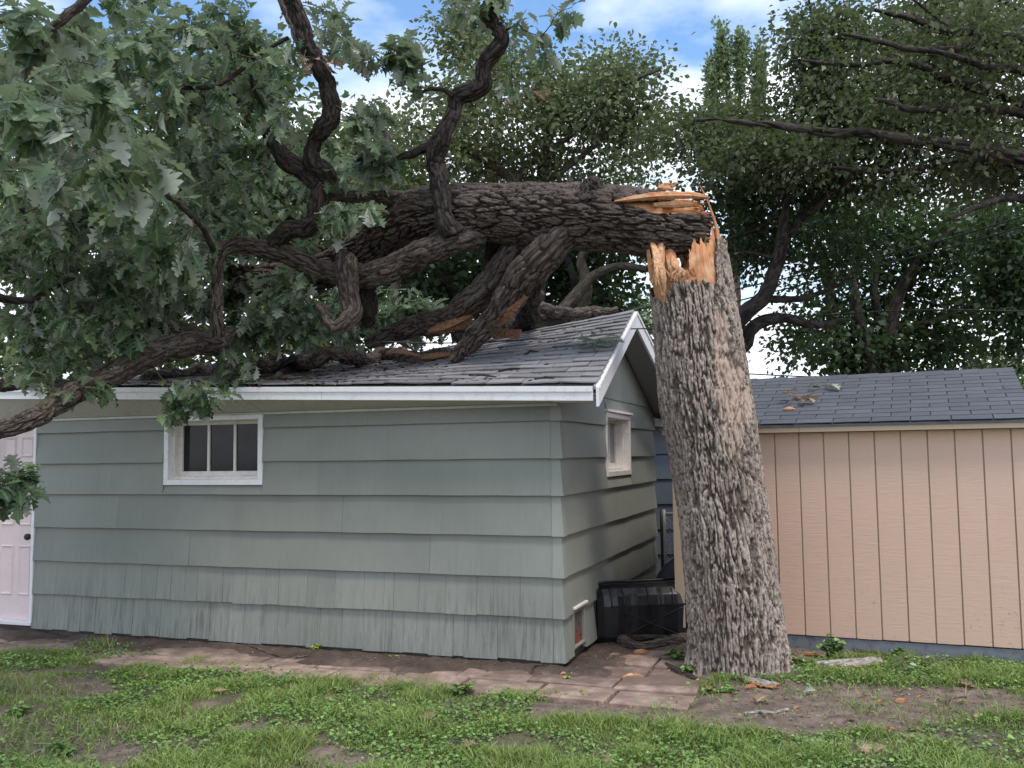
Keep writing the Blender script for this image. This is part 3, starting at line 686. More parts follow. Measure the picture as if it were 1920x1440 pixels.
def shingle_variants(w, h, th, curl, nvar=8, seg=3):
    out = []
    for k in range(nvar):
        V = []; lo = [jr.uniform(-.004, .004) for _ in range(seg + 1)]; cu = jr.uniform(0, curl); cv = jr.uniform(-curl, curl) * .7
        for i in range(seg + 1):
            x = w * i / seg
            z0 = cu + cv * (i / seg - .5)
            V += [(x, lo[i], z0 + th), (x, lo[i], z0), (x, h, 0), (x, h, th)]
        Fc = []
        for i in range(seg):
            a = i * 4
            Fc += [(a, a + 4, a + 7, a + 3), (a + 1, a + 5, a + 4, a), (a + 2, a + 6, a + 5, a + 1)]
        Fc += [(0, 3, 2, 1), (seg * 4, seg * 4 + 1, seg * 4 + 2, seg * 4 + 3)]
        me = bpy.data.meshes.new('shingle'); me.from_pydata(V, [], Fc); me.update(); out.append((me, V, Fc))
    return out
def lay_shingles(surf, ur, ul, rows, width, gap, parent, mat, th=.006, curl=.01, limit=290, sign=1, keep=lambda p: True, offs=(0, .5)):
    var = shingle_variants(width - gap, 1.0 / rows * 1.0, th, curl); slope = np.linalg.norm(surf(1, 1) - surf(1, 0))
    var = shingle_variants(width - gap, slope / rows * 1.18, th, curl)
    for me, _, _ in var: me.materials.append(mat)
    cells = []
    for r_ in range(rows):
        t = r_ / rows; u0 = ur(t); x = u0 - (offs[0] + offs[r_ % 2] * 0 + (r_ % 2) * .5) * width
        while x < ul:
            a, b_ = max(x, u0), min(x + width, ul)
            if b_ - a > .05: cells.append((t, a, b_ - a, x))
            x += width
    cells.sort(key=lambda c: np.linalg.norm(surf(c[1], c[0]) - np.array([0, 0, EYE])))
    restV, restF, restR = [], [], []
    for n, (t, u, wd, x) in enumerate(cells):
        p = surf(u, t); pu = surf(u + .25, t) - p; pt = surf(u, min(1, t + .07)) - surf(u, min(1, t + .07) - .07)
        ex = pu / np.linalg.norm(pu); ez = np.cross(pt, ex) if sign > 0 else np.cross(ex, pt); ez /= np.linalg.norm(ez); ey = np.cross(ez, ex)
        if ey @ pt < 0: ey = -ey; 
        ez = np.cross(ex, ey); 
        if ez[2] < 0: ez = -ez
        tilt = th * 1.1 / (slope / rows); ey2 = ey - ez * tilt; ey2 /= np.linalg.norm(ey2)
        org = p + ez * (th * 1.6 + .002)
        me, Vv, Ff = var[random.randrange(len(var))]; sx = (wd - gap) / (width - gap) if wd < width - .001 else 1.0
        if sx <= 0.05: continue
        jx = random.uniform(-.003, .003)
        if n < limit:
            o = bpy.data.objects.new('shingle', me); C.objects.link(o); o.parent = parent
            cz = ez
            o.matrix_local = mathutils.Matrix(((ex[0] * sx, ey2[0], cz[0], org[0]), (ex[1] * sx, ey2[1], cz[1], org[1]), (ex[2] * sx, ey2[2], cz[2], org[2]), (0, 0, 0, 1)))
        else:
            Vv = np.array(Vv); W = org + Vv[:, :1] * sx * ex + Vv[:, 1:2] * ey2 + Vv[:, 2:3] * ez
            b0 = sum(len(q) for q in restV); restV.append(W); restF += [tuple(i + b0 for i in f) for f in Ff]; restR += [random.random()] * len(Vv)
    if restV:
        me = mesh('shingles', np.vstack(restV), restF, attrs={'rnd': restR}); o = bpy.data.objects.new('shingles', me); C.objects.link(o); o.parent = parent; me.materials.append(mat); o['kind'] = 'stuff'
lay_shingles(roof_pt, u_right, 8.2, 16, .305, .007, roof, MAT['shingle_old'], th=.011, curl=.018)
# ridge caps
for k in range(26):
    u = -.26 + k * .3; mb = MB(); p0, p1 = roof_pt(u, 1), roof_pt(u + .31, 1); up = np.array([0, 0, .022]); d1 = roof_pt(u, .94) - p0; d2 = roof_pt(u, 1.06) - p0
    P = [p0 + d1 + up, p0 + up * 1.6, p0 + d2 + up, p1 + d1 + up * .6, p1 + up * 1.1, p1 + d2 + up * .6]
    mb.add(P + [q - (0, 0, .008) for q in P], [(0, 1, 4, 3), (1, 2, 5, 4), (6, 9, 10, 7), (7, 10, 11, 8), (0, 6, 7, 1), (1, 7, 8, 2), (3, 4, 10, 9), (4, 5, 11, 10), (0, 3, 9, 6), (2, 8, 11, 5)])
    mb.link('ridge_cap', MAT['shingle_old'], roof)

# fascia, drip edge, soffits, rakes
def run(n, u0, u1, fn):                                 # lofted strip of quads sections along u
    V = []; Fc = []; 
    for i in range(n + 1):
        sec = fn(u0 + (u1 - u0) * i / n); m_ = len(sec); V += sec
    for i in range(n):
        for q in range(m_): Fc.append((i * m_ + q, i * m_ + (q + 1) % m_, (i + 1) * m_ + (q + 1) % m_, (i + 1) * m_ + q))
    Fc += [tuple(range(m_ - 1, -1, -1)), tuple(n * m_ + q for q in range(m_))]
    return V, Fc
for a, b_ in ((-.365, 2.02), (2.022, 4.6), (4.602, 8.2)):
    V, Fc = run(8, a, b_, lambda u: [G(u, S_E - .022, float(eave_z(u)) - .115), G(u, S_E, float(eave_z(u)) - .115), G(u, S_E, float(eave_z(u)) - .026), G(u, S_E - .022, float(eave_z(u)) - .026)])
    mb = MB(); mb.add(V, Fc); mb.link('fascia_board', MAT['white'], gar, bevel=.003)
V, Fc = run(10, -.365, 8.2, lambda u: [G(u, S_E - .034, float(eave_z(u)) - .045), G(u, S_E - .0225, float(eave_z(u)) - .045), G(u, S_E - .012, float(eave_z(u)) - .001), G(u, S_E - .034, float(eave_z(u)) - .006)])
mb = MB(); mb.add(V, Fc); mb.link('drip_edge', MAT['white'], gar)
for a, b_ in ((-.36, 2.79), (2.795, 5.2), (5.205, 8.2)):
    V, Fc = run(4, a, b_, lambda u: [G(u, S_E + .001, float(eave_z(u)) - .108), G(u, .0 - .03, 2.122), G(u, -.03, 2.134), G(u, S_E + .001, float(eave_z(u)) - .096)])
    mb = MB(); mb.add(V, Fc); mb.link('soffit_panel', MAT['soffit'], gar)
MB().gbox(.0, 5.44, -.032, .0, 2.118 - .02, 2.119).link('frieze_board', MAT['soffit'], gar)
def rake(t0, t1, name, mat, off=.0, drop=.15, n=10):
    V = []; Fc = []
    for i in range(n + 1):
        t = t0 + (t1 - t0) * i / n; u = u_right(t); p = roof_pt(u, t); o = -A_ * .024
        V += [p + o + (0, 0, .004), p + (0, 0, .004), p - (0, 0, drop), p + o - (0, 0, drop)]
    for i in range(n):
        for q in range(4): Fc.append((i * 4 + q, i * 4 + (q + 1) % 4, i * 4 + 4 + (q + 1) % 4, i * 4 + 4 + q))
    Fc += [(3, 2, 1, 0), tuple(n * 4 + q for q in range(4))]
    mb = MB(); mb.add(V, Fc); return mb.link(name, mat, gar, bevel=.003)
rake(-.012, .9985, 'rake_board', MAT['white']); rake(1.0015, 2.0, 'rake_board', MAT['white'])
for (t0, t1) in ((.0, 1.0), (1.0, 2.0)):                 # thin drip metal over the rakes
    V = []; Fc = []; n = 8
    for i in range(n + 1):
        t = t0 + (t1 - t0) * i / n; p = roof_pt(u_right(t), t); o = -A_ * .034
        V += [p + o + (0, 0, .012), p + A_ * .02 + (0, 0, .012), p + A_ * .02 + (0, 0, .0045), p + o - (0, 0, .02)]
    for i in range(n):
        for q in range(4): Fc.append((i * 4 + q, i * 4 + (q + 1) % 4, i * 4 + 4 + (q + 1) % 4, i * 4 + 4 + q))
    Fc += [(3, 2, 1, 0), tuple(n * 4 + q for q in range(4))]
    mb = MB(); mb.add(V, Fc); mb.link('rake_drip_edge', MAT['white'], gar)
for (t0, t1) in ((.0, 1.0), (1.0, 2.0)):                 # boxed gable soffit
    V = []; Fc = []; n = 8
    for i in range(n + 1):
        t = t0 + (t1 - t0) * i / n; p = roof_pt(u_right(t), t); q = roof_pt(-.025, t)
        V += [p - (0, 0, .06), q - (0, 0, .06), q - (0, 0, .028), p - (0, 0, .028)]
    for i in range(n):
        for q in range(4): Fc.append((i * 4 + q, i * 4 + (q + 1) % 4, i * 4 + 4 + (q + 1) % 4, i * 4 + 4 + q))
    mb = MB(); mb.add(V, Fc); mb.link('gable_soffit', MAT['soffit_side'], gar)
MB().gbox(-.34, .3, DEPTH + .005, 4.26, 2.03, 2.12).link('eave_return', MAT['white'], gar, bevel=.003)
MB().gbox(-.34, -.026, .0 - .25, -.03, 2.118, 2.128).link('eave_return', MAT['white'], gar)

# ================================================================ TAN SHED
SO = np.array([4.0, 7.47, 0]); KA = np.array([-.9166, .40, 0]); KS = np.array([.40, .9166, 0])
def H(k, s, z): return SO + k * KA + s * KS + np.array([0, 0, z])
shed = empty('tan_shed', H(1.3, 0, 0), label='low tan board shed with blue-grey shingles right of the broken trunk', cat='shed')
KL, KR, SD = 2.765, -.10, 3.2
MB().fbox(H, KL - .02, KR + .02, .012, .06, .13, 1.87).fbox(H, KL - .02, KL - .07, .06, SD, .13, 1.87).fbox(H, KR + .07, KR + .02, .06, SD, .13, 1.87).fbox(H, KL - .02, KR + .02, SD, SD + .05, .13, 1.87).link('wall', MAT['trim_and_groove_shade'], shed)  # trim tan, darker than the boards, paints the shade in their grooves
k = -.0027 - .205
edges = [KR] + [float(-.0027 + .205 * i) for i in range(0, 14) if -.0027 + .205 * i < KL - .09] + [KL - .09]
for a, b_ in zip(edges[:-1], edges[1:]):
    if b_ - a < .02: continue
    MB().fbox(H, b_ - .0055, a + .0055, -.006, .012, .128 + jr.uniform(-.002, .002), 1.865).link('wall_board', MAT['tan'], shed, bevel=.002)
MB().fbox(H, KL, KL - .0865, -.02, .012, .128, 1.865).fbox(H, KL, KL - .02, .0125, .09, .128, 1.865).link('corner_board', MAT['trim_and_groove_shade'], shed, bevel=.003)
for i in range(15): MB().fbox(H, KL, KL - .019, .1 + i * .205, .3 + i * .205, .128, 1.865).link('wall_board', MAT['tan'], shed)
for i in range(15): MB().fbox(H, KR + .019, KR, .0125 + i * .205, .2125 + i * .205, .128, 1.865).link('wall_board', MAT['tan'], shed)
for a, b_ in ((KL + .06, 1.62), (1.618, KR - .1)): MB().fbox(H, a, b_, -.112, -.09, 1.868, 1.925).link('fascia_board', MAT['trim_and_groove_shade'], shed, bevel=.003)
MB().fbox(H, KL + .06, KR - .1, -.09, .02, 1.87, 1.885).link('soffit_panel', MAT['trim_and_groove_shade'], shed)
MB().fbox(H, KL - .01, KR + .01, .006, .13, -.02, .118).link('skid', MAT['skid'], shed, bevel=.006)
MB().fbox(H, KL - .01, KR + .01, 1.8, 1.95, -.02, .118).link('skid', MAT['skid'], shed)
def shed_roof(u, t):
    if t <= 1: s = -.125 + (1.6 + .125) * t; z = 1.932 + (2.455 - 1.932) * t
    else: s = 1.6 + 1.75 * (t - 1); z = 2.455 - .53 * (t - 1)
    return H(u, s, z)
V = []; Fc = []
for t in (0, 1, 2):
    for u in (KR - .08, KL + .08): V.append(shed_roof(u, t))
V += [p - np.array([0, 0, .02]) for p in V[:6]]
mb = MB(); mb.add(V, [(0, 2, 3, 1), (2, 4, 5, 3), (6, 7, 9, 8), (8, 9, 11, 10), (0, 1, 7, 6), (4, 10, 11, 5), (0, 6, 8, 2), (2, 8, 10, 4), (1, 3, 9, 7), (3, 5, 11, 9)])
sroof = mb.link('roof', MAT['shingle_grey'], shed)
lay_shingles(shed_roof, lambda t: KR - .08, KL + .08, 13, .305, .008, sroof, MAT['shingle_grey'], th=.006, curl=.002)
for k_ in range(10):
    u = KR - .08 + k_ * .3; mb = MB(); p0, p1 = shed_roof(u, 1), shed_roof(u + .31, 1); up = np.array([0, 0, .02]); d1 = shed_roof(u, .94) - p0; d2 = shed_roof(u, 1.06) - p0
    P = [p0 + d1 + up, p0 + up * 1.5, p0 + d2 + up, p1 + d1 + up * .6, p1 + up * 1.1, p1 + d2 + up * .6]
    mb.add(P + [q - (0, 0, .008) for q in P], [(0, 1, 4, 3), (1, 2, 5, 4), (6, 9, 10, 7), (7, 10, 11, 8), (0, 6, 7, 1), (1, 7, 8, 2), (3, 4, 10, 9), (4, 5, 11, 10), (0, 3, 9, 6), (2, 8, 11, 5)])
    mb.link('ridge_cap', MAT['shingle_grey'], sroof)
for kx in (KL - .02, KR):                                # gable ends
    mb = MB(); e = .019; P = [H(kx, .0, 1.866), H(kx, SD, 1.866), H(kx, 1.6, 2.42)]; P2 = [p + KA * e for p in P]
    mb.add(P + P2, [(0, 1, 2), (5, 4, 3), (0, 3, 4, 1), (1, 4, 5, 2), (2, 5, 3, 0)]); mb.link('gable_wall', MAT['tan'], shed)

# ================================================================ THINGS IN THE GAP
blue = empty('blue_grey_outbuilding', (2.3, 12.6, 0), label='blue-grey clapboard outbuilding seen through the gap beyond the chain-link fence', cat='outbuilding')
bx = lambda a, o, z: np.array([1.35 + a, 12.6 - o, z])
MB().fbox(lambda a, b_, z: np.array([a, b_, z]), 1.35, 3.3, 12.6, 15.5, 0, 2.12).link('wall', MAT['blue_siding'], blue)
zb = .02
while zb < 2.0: lap_board(bx, 0, 1.95, zb, min(zb + .335, 2.1), MAT['blue_siding'], blue, step=.4, wav=.002); zb += .335
mb = MB(); mb.add([(1.25, 12.3, 2.1), (3.4, 12.3, 2.1), (3.4, 14, 2.42), (1.25, 14, 2.42), (1.25, 12.3, 2.16), (3.4, 12.3, 2.16), (3.4, 14, 2.48), (1.25, 14, 2.48)], [(3, 2, 1, 0), (4, 5, 6, 7), (0, 1, 5, 4), (1, 2, 6, 5), (2, 3, 7, 6), (3, 0, 4, 7)])
mb.link('roof', MAT['shingle_grey'], blue)
fen = empty('chain_link_fence', (2.2, 11.2, 0), label='grey chain-link fence in the dark gap between garage and tan shed', cat='fence')
fx0, fx1, fy, fz = 1.80, 2.75, 11.2, .98
cyl = lambda a, b_, r_, ns=8: TubeSet().add([[*a, r_], [*((np.array(a) + np.array(b_)) / 2), r_], [*b_, r_]], nseg=ns, step=.2)
cyl((fx0, fy, 0), (fx0, fy, fz + .05), .022).link('post', MAT['metal'], fen); cyl((fx1, fy, 0), (fx1, fy, fz + .05), .03).link('post', MAT['metal'], fen)
cyl((fx0, fy, fz), (fx1, fy, fz), .02).link('top_rail', MAT['metal'], fen)
tsn = TubeSet()
for i in range(-16, 18):
    for sg in (1, -1):
        x0 = fx0 + i * .062; pts = []
        a0, a1 = x0, x0 + sg * fz * .9
        t0, t1 = sorted(((fx0 - a0) / (a1 - a0), (fx1 - a0) / (a1 - a0))); t0, t1 = max(t0, 0), min(t1, 1)
        if t1 - t0 < .05: continue
        pts = [[a0 + (a1 - a0) * t, fy + .004 * sg, .03 + (fz - .03) * t, .0034] for t in (t0, (t0 + t1) / 2, t1)]
        tsn.add(pts, nseg=4, step=.5, cap=False)
tsn.link('wire_mesh', MAT['metal'], fen)
cyl((1.72, 10.9, 0), (1.72, 10.9, 1.06), .016).link('fence_stake', MAT['cable'], None, label='thin dark metal stake beside the far end of the gable wall', cat='stake')

# black plastic tub standing on its side
def tub_pt(x, y, z): return np.array([.735, 8.42, .0]) + np.array([.985, .17, 0]) * x + np.array([-.17, .985, 0]) * y + np.array([0, 0, z])
m, nt, b = M('black_plastic'); b.inputs['Base Color'].default_value = (.008, .008, .010, 1)
f = noise(nt, geo_pos(nt), 12, 6, .7); nt.links.new(mixc(nt, f, (.003, .003, .004), (.009, .009, .011)), b.inputs['Base Color']); nt.links.new(ramp(nt, f, [(.3, (.25,) * 3), (.7, (.5,) * 3)]), b.inputs['Roughness']); MAT['black'] = m
tub = empty('plastic_tub', tub_pt(.42, .2, 0), label='black ribbed plastic tub tipped on its side between garage wall and tree trunk', cat='tub')
V = []; Fc = []; prof = [(.0, .0), (-.02, .06), (-.03, .33), (-.01, .42), (.05, .475), (.14, .50), (.40, .50), (.40, .0)]
NX = 15
for i in range(NX + 1):
    x = .93 * i / NX; inset = .05 * max(0, 1 - (i / 1.2)) + .05 * max(0, 1 - ((NX - i) / 1.2)); rib = -.007 if i % 3 == 0 else 0
    for (y, z) in prof: V.append(tub_pt(x, y + inset + (rib if .05 < z < .49 and y < .3 else 0), .012 + z * (1 - .06 * (inset > .02)) + (-rib if z > .47 else 0)))
n_ = len(prof)
for i in range(NX):
    for q in range(n_): Fc.append((i * n_ + q, (i + 1) * n_ + q, (i + 1) * n_ + (q + 1) % n_, i * n_ + (q + 1) % n_))
Fc += [tuple(range(n_)), tuple(NX * n_ + q for q in range(n_ - 1, -1, -1))]
mb = MB(); mb.add(V, Fc); mb.link('shell', MAT['black'], tub, smooth_=False, bevel=.01)
rim = TubeSet().add([[*tub_pt(.0, .03, .05), .012], [*tub_pt(-.015, .02, .3), .012], [*tub_pt(.0, .04, .46), .013], [*tub_pt(.06, .13, .53), .014], [*tub_pt(.4, .16, .535), .014], [*tub_pt(.9, .18, .54), .014]], nseg=8, step=.03); rim.link('rim', MAT['black'], tub)
for x in np.arange(.13, .9, .115): TubeSet().add([[*tub_pt(x, -.033, .335), .006], [*tub_pt(x, -.015, .42), .008], [*tub_pt(x, .05, .482), .008], [*tub_pt(x, .14, .51), .006]], nseg=6, step=.02).link('rib', MAT['black'], tub)
for a, b_ in (((.16, .32), (.8, .05)), ((.16, .05), (.8, .32))): TubeSet().add([[*tub_pt(a[0], -.032 + .018 * (.3 - a[1]) , a[1]), .006], [*tub_pt((a[0] + b_[0]) / 2, -.03, (a[1] + b_[1]) / 2), .006], [*tub_pt(b_[0], -.032 + .018 * (.3 - b_[1]), b_[1]), .006]], nseg=6, step=.03).link('cross_rib', MAT['black'], tub)
MB().fbox(tub_pt, .12, .93, -.036, -.028, .335, .347).link('waist_rib', MAT['black'], tub)
w = [at(1117, 1092, 8.5), at(1107, 1100, 8.45), at(1102, 1130, 8.4), at(1104, 1160, 8.35), at(1112, 1197, 8.3)]
w[-1][2] = .03
TubeSet().add([[*p, .0028] for p in w], nseg=6, step=.03).link('wire', MAT['cable'], None, label='thin black wire looping from the tub down the gable wall', cat='wire')
m, nt, b = M('dark_tarp'); b.inputs['Base Color'].default_value = (.03, .035, .05, 1); b.inputs['Roughness'].default_value = .5; MAT['tarp'] = m
ts_ = TubeSet().add([[1.62, 10.0, .02, .12], [1.7, 10.1, .25, .2], [1.85, 10.2, .42, .17], [2.0, 10.3, .3, .08]], nseg=28, step=.03, wob=.35)
ts_.link('folded_tarp', MAT['tarp'], None, label='crumpled dark blue tarp lying behind the black tub', cat='tarp')

# ================================================================ BROKEN STUMP
def px_r(rpx, Y): return rpx * Y / F_PX
stump = empty('broken_stump', (1.78, 7.46, 0), label='thick standing oak stump snapped off above head height with orange torn wood', cat='tree stump')
NS, DZ = 300, .0105
zc = np.arange(-.12, 3.60, DZ); nz = len(zc)
kz = [-.12, 0, .12, .3, .6, 1.1, 1.7, 2.1, 2.5, 2.85, 3.2, 3.6]
cx_ = np.interp(zc, kz, [1.765, 1.76, 1.757, 1.75, 1.732, 1.692, 1.625, 1.575, 1.54, 1.51, 1.467, 1.43])
cy_ = np.interp(zc, kz, [7.46, 7.46, 7.46, 7.46, 7.47, 7.49, 7.52, 7.53, 7.54, 7.55, 7.56, 7.57])
rr_ = np.interp(zc, kz, [.45, .408, .384, .372, .365, .352, .352, .368, .355, .338, .328, .31])
th = np.linspace(0, 2 * math.pi, NS, endpoint=False)          # 0 faces the camera (-Y), +90 deg = +X
TH, ZZ = np.meshgrid(th, zc); RR = np.repeat(rr_[:, None], NS, 1)
lob = (fbm(np.stack([np.cos(TH).ravel() * 1.6, np.sin(TH).ravel() * 1.6, ZZ.ravel() * .9], 1), 3, 61).reshape(RR.shape) - .5)
flare = np.exp(-np.maximum(ZZ, 0) / .16)
RR = RR * (1 + .13 * lob + flare * .12 * np.cos(TH * 5 + 1.0 + ZZ))
q = np.stack([np.cos(TH).ravel() * .37, np.sin(TH).ravel() * .37, ZZ.ravel()], 1)
gb = bark_height(q, .038, 4.3).reshape(RR.shape)
qz = fbm(q * 60, 3, 91).reshape(RR.shape) - .5
pal = smooth(1.2, .5, ((TH - .5) / .5) ** 2 + ((ZZ - 2.2) / .5) ** 2 + (fbm(q * 7, 4, 93).reshape(RR.shape) - .5) * 3.4)
pal = np.maximum(pal, .55 * smooth(1.2, .5, ((TH - .2) / .35) ** 2 + ((ZZ - 1.95) / .3) ** 2 + (fbm(q * 6, 4, 94).reshape(RR.shape) - .5) * 1.8))
RB = RR + (gb - .7) * .040 * (1 - .45 * pal) + qz * .012 - pal * .008
th_s = np.where(TH > math.pi, TH - 2 * math.pi, TH)
def prof_b(t): # bark top height by angle
    return np.interp(t, np.radians([-180, -130, -95, -75, -60, -45, -30, -12, -4, 2, 26, 32, 40, 55, 75, 95, 130, 180]), [3.15, 3.1, 3.02, 2.97, 2.90, 3.02, 3.06, 3.07, 3.09, 3.04, 3.04, 3.30, 3.40, 3.44, 3.42, 3.36, 3.3, 3.15])
def prof_w(t):
    return np.interp(t, np.radians([-180, -130, -95, -78, -62, -50, -40, -30, -18, -8, 4, 26, 34, 50, 62, 90, 130, 180]), [3.2, 3.22, 3.25, 3.27, 3.3, 3.24, 3.14, 3.11, 3.1, 3.25, 3.40, 3.41, 3.46, 3.47, 3.50, 3.4, 3.3, 3.2])
jag = lambda t, k, f: (fbm(np.stack([np.cos(t) * f, np.sin(t) * f, 0 * t + k], -1), 4, 77) - .5)
blim = prof_b(th_s[0]) + jag(th, 1, 9) * .10 + jag(th, 2, 40) * .05
wlim = prof_w(th_s[0]) + jag(th, 3, 8) * .18 + jag(th, 4, 45) * .09
def stump_mesh(name, Rd, lim0, lim1, mat, extra=None):
    X = cx_[:, None] + np.sin(TH) * Rd; Y = cy_[:, None] - np.cos(TH) * Rd
    Zc = np.minimum(ZZ, lim1[None, :])
    V = np.stack([X, Y, Zc], 2).reshape(-1, 3); i = np.arange(nz - 1)[:, None] * NS; j = np.arange(NS)[None]; j2 = (j + 1) % NS
    Fq = np.stack([i + j, i + j2, i + NS + j2, i + NS + j], 2)
    ok = (ZZ[:-1] < lim1[None, :]) & (ZZ[1:] > lim0[None, :]); Fq = Fq[ok]
    use = np.unique(Fq); remap = -np.ones(len(V), int); remap[use] = np.arange(len(use))
    at_ = {'barkuv': q[use], 'groove': gb.ravel()[use], 'pale': (pal.ravel() * (.35 + .45 * gb.ravel()))[use]}
    return link(name, mesh(name, V[use], remap[Fq], True, at_, fsize=4), mat, stump)
stump_mesh('bark', RB, np.full(NS, -1.0), blim, MAT['bark_stump'])
fib = (fbm(np.stack([np.cos(TH).ravel() * 12, np.sin(TH).ravel() * 12, ZZ.ravel() * 1.5], 1), 4, 97).reshape(RR.shape) - .5)
stump_mesh('torn_wood', RR * (1 - .0) - .034 + fib * .03, prof_b(th_s[0]) - .14, wlim, MAT['wood'])
stump_mesh('torn_wood_inner', RR * .66 + fib * .08 - .02, np.full(NS, 2.75), np.minimum(wlim, 3.16) - .10 + jag(th, 8, 30) * .16, MAT['wood'])
# rough break surface between the walls
ga = np.linspace(-.3, .3, 64); GX, GY = np.meshgrid(ga, ga); rad_ = np.hypot(GX, GY)
hz = 2.98 + (fbm(np.stack([GX.ravel() * 22, GY.ravel() * 22, 0 * GX.ravel()], 1), 3, 98).reshape(GX.shape) - .5) * .5 + .12 * smooth(0, .3, GX)
V = np.stack([1.49 + GX, 7.555 + GY, hz], 2).reshape(-1, 3); i = (np.arange(63)[:, None] * 64 + np.arange(63)[None]); Fq = np.stack([i, i + 1, i + 65, i + 64], 2)[rad_[:63, :63] < .29]
link('break_surface', mesh('break_surface', V, Fq, False, {'barkuv': V}, fsize=4), MAT['wood'], stump)
def shard(name, pts, parent, mat='wood', ns=7, seed=0, jagr=.35):
    """tapering torn splinter through (x,y,z,w,d) points"""
    P = catmull(np.array(pts, float), 6); r = np.random.default_rng(seed); a = np.linspace(0, 2 * math.pi, ns, endpoint=False)
    base = r.uniform(1 - jagr, 1 + jagr, ns); T = P[-1, :3] - P[0, :3]; T /= np.linalg.norm(T)
    X = np.cross(T, (0, 1, 0.05)); X /= np.linalg.norm(X); Y = np.cross(T, X); V = []; qq = []
    for i, p in enumerate(P):
        w = base * (1 + r.uniform(-.13, .13, ns))
        for k in range(ns):
            V.append(p[:3] + X * math.cos(a[k]) * p[3] * w[k] + Y * math.sin(a[k]) * p[4] * w[k]); qq.append((math.cos(a[k]) * .05, math.sin(a[k]) * .05, i * .03))
    Fc = []; n = len(P)
    for i in range(n - 1):
        for k in range(ns): Fc.append((i * ns + k, i * ns + (k + 1) % ns, (i + 1) * ns + (k + 1) % ns, (i + 1) * ns + k))
    Fc += [tuple(range(ns - 1, -1, -1)), tuple((n - 1) * ns + k for k in range(ns))]
    me = mesh(name, V, Fc, False, {'barkuv': np.array(qq)}); return me
def shard_px(pts, parent, name='splinter', mat=None, seed=0, jagr=.35, ns=7, **k):
    me = shard(name, [[*at(x, y, Y), w * Y / F_PX, d * Y / F_PX] for x, y, Y, w, d in pts], parent, seed=seed, jagr=jagr, ns=ns)
    return link(name, me, mat or MAT['wood'], parent, **k)
shard_px([(1243, 555, 7.27, 3, 3), (1236, 515, 7.25, 9, 6), (1230, 480, 7.3, 7, 6), (1222, 455, 7.4, 4, 5)], stump, seed=1, mat=MAT['wood_pale'])
shard_px([(1246, 548, 7.24, 2, 2), (1243, 520, 7.22, 7, 5), (1238, 490, 7.28, 9, 6), (1240, 455, 7.4, 8, 6)], stump, seed=2, mat=MAT['wood_pale'])
shard_px([(1268, 530, 7.3, 8, 6), (1262, 505, 7.32, 14, 8), (1254, 480, 7.4, 13, 8), (1250, 458, 7.5, 9, 8)], stump, seed=3)
shard_px([(1224, 530, 7.4, 3, 4), (1221, 500, 7.4, 5, 5), (1216, 468, 7.45, 3, 4)], stump, seed=4)
shard_px([(1286, 515, 7.3, 7, 5), (1272, 503, 7.28, 6, 4), (1260, 496, 7.27, 3, 3)], stump, seed=5)
shard_px([(1290, 520, 7.52, 12, 10), (1286, 490, 7.6, 10, 9), (1282, 470, 7.6, 4, 5)], stump, seed=6)
shard_px([(1348, 450, 7.36, 5, 5), (1343, 425, 7.36, 3.4, 4), (1332, 390, 7.36, 2.0, 2), (1320, 362, 7.36, 1.5, 1.5), (1312, 347, 7.36, .6, .6)], stump, seed=7)
shard_px([(1322, 460, 7.35, 5, 5), (1326, 440, 7.35, 4, 4), (1331, 430, 7.35, 1, 1)], stump, seed=8)
for k_ in range(7):
    x = 1255 + k_ * 8 + random.uniform(-4, 4); shard_px([(x, 530 + random.uniform(-8, 6), 7.3, 3, 3), (x + random.uniform(-5, 5), 516, 7.27, 3, 3), (x + random.uniform(-8, 8), 503, 7.26, .6, .6)], stump, seed=20 + k_)

# ================================================================ FALLEN OAK
def roof_Y(px, py):
    """world Y where the view ray meets the garage's front roof slope"""
    d = ray(px, py); best = None
    for Y in np.arange(7.0, 12.5, .02):
        p = np.array([0, 0, EYE]) + d * (Y / d[1]); s = (p - COR) @ S_; u = (p - COR) @ A_
        t = (s - S_E) / (S_R - S_E)
        if 0 <= t <= 1 and p[2] <= roof_pt(u, t)[2]: return Y
    return 9.0
def fix(spec):
    return [(x, y, (roof_Y(x, y + r_ * .8) - r_ * .35 * 9 / F_PX if Y is None else Y), r_) for x, y, Y, r_ in spec]
fallen = empty('fallen_oak', at(900, 400, 8.1), label='big fallen oak lying across the garage roof, its leafy crown filling the left', cat='fallen tree')
# main stem, butt end at the right
main = path_px([(1322, 424, 7.5, 45), (1300, 424, 7.5, 56), (1240, 420, 7.55, 60), (1170, 412, 7.62, 62), (1100, 408, 7.72, 63), (1020, 403, 7.85, 60), (940, 398, 8.0, 54), (860, 396, 8.15, 50), (790, 402, 8.35, 48), (735, 428, 8.6, 44), (680, 470, 8.8, 38), (610, 508, 9.0, 33), (540, 520, 9.15, 29), (470, 522, 9.3, 22), (420, 505, 9.4, 14)])
V, Fq, qm, gm = tube_arrays(main, nseg=210, step=.0125, bark=.044, cell=.046, wob=.10, seed=1, cap=False, asp=2.6)
nr = len(V) // 210; VV = V.reshape(nr, 210, 3); cen = VV.mean(1); dv = VV - cen[:, None]
alpha = np.degrees(np.arctan2(dv[:, :, 2], -dv[:, :, 1])); Ls = np.r_[0, np.cumsum(np.linalg.norm(np.diff(cen, axis=0), axis=1))]
jg = (fbm(np.stack([np.cos(np.radians(alpha)).ravel() * 8, np.sin(np.radians(alpha)).ravel() * 8, np.repeat(Ls, 210) * 3], 1), 4, 41).reshape(alpha.shape) - .5)
lim = np.interp(alpha, [-180, -90, -40, 5, 12, 40, 60, 100, 150, 180], [.06, .03, -.02, -.02, .06, .24, .30, .28, .2, .1]) + jg * .14
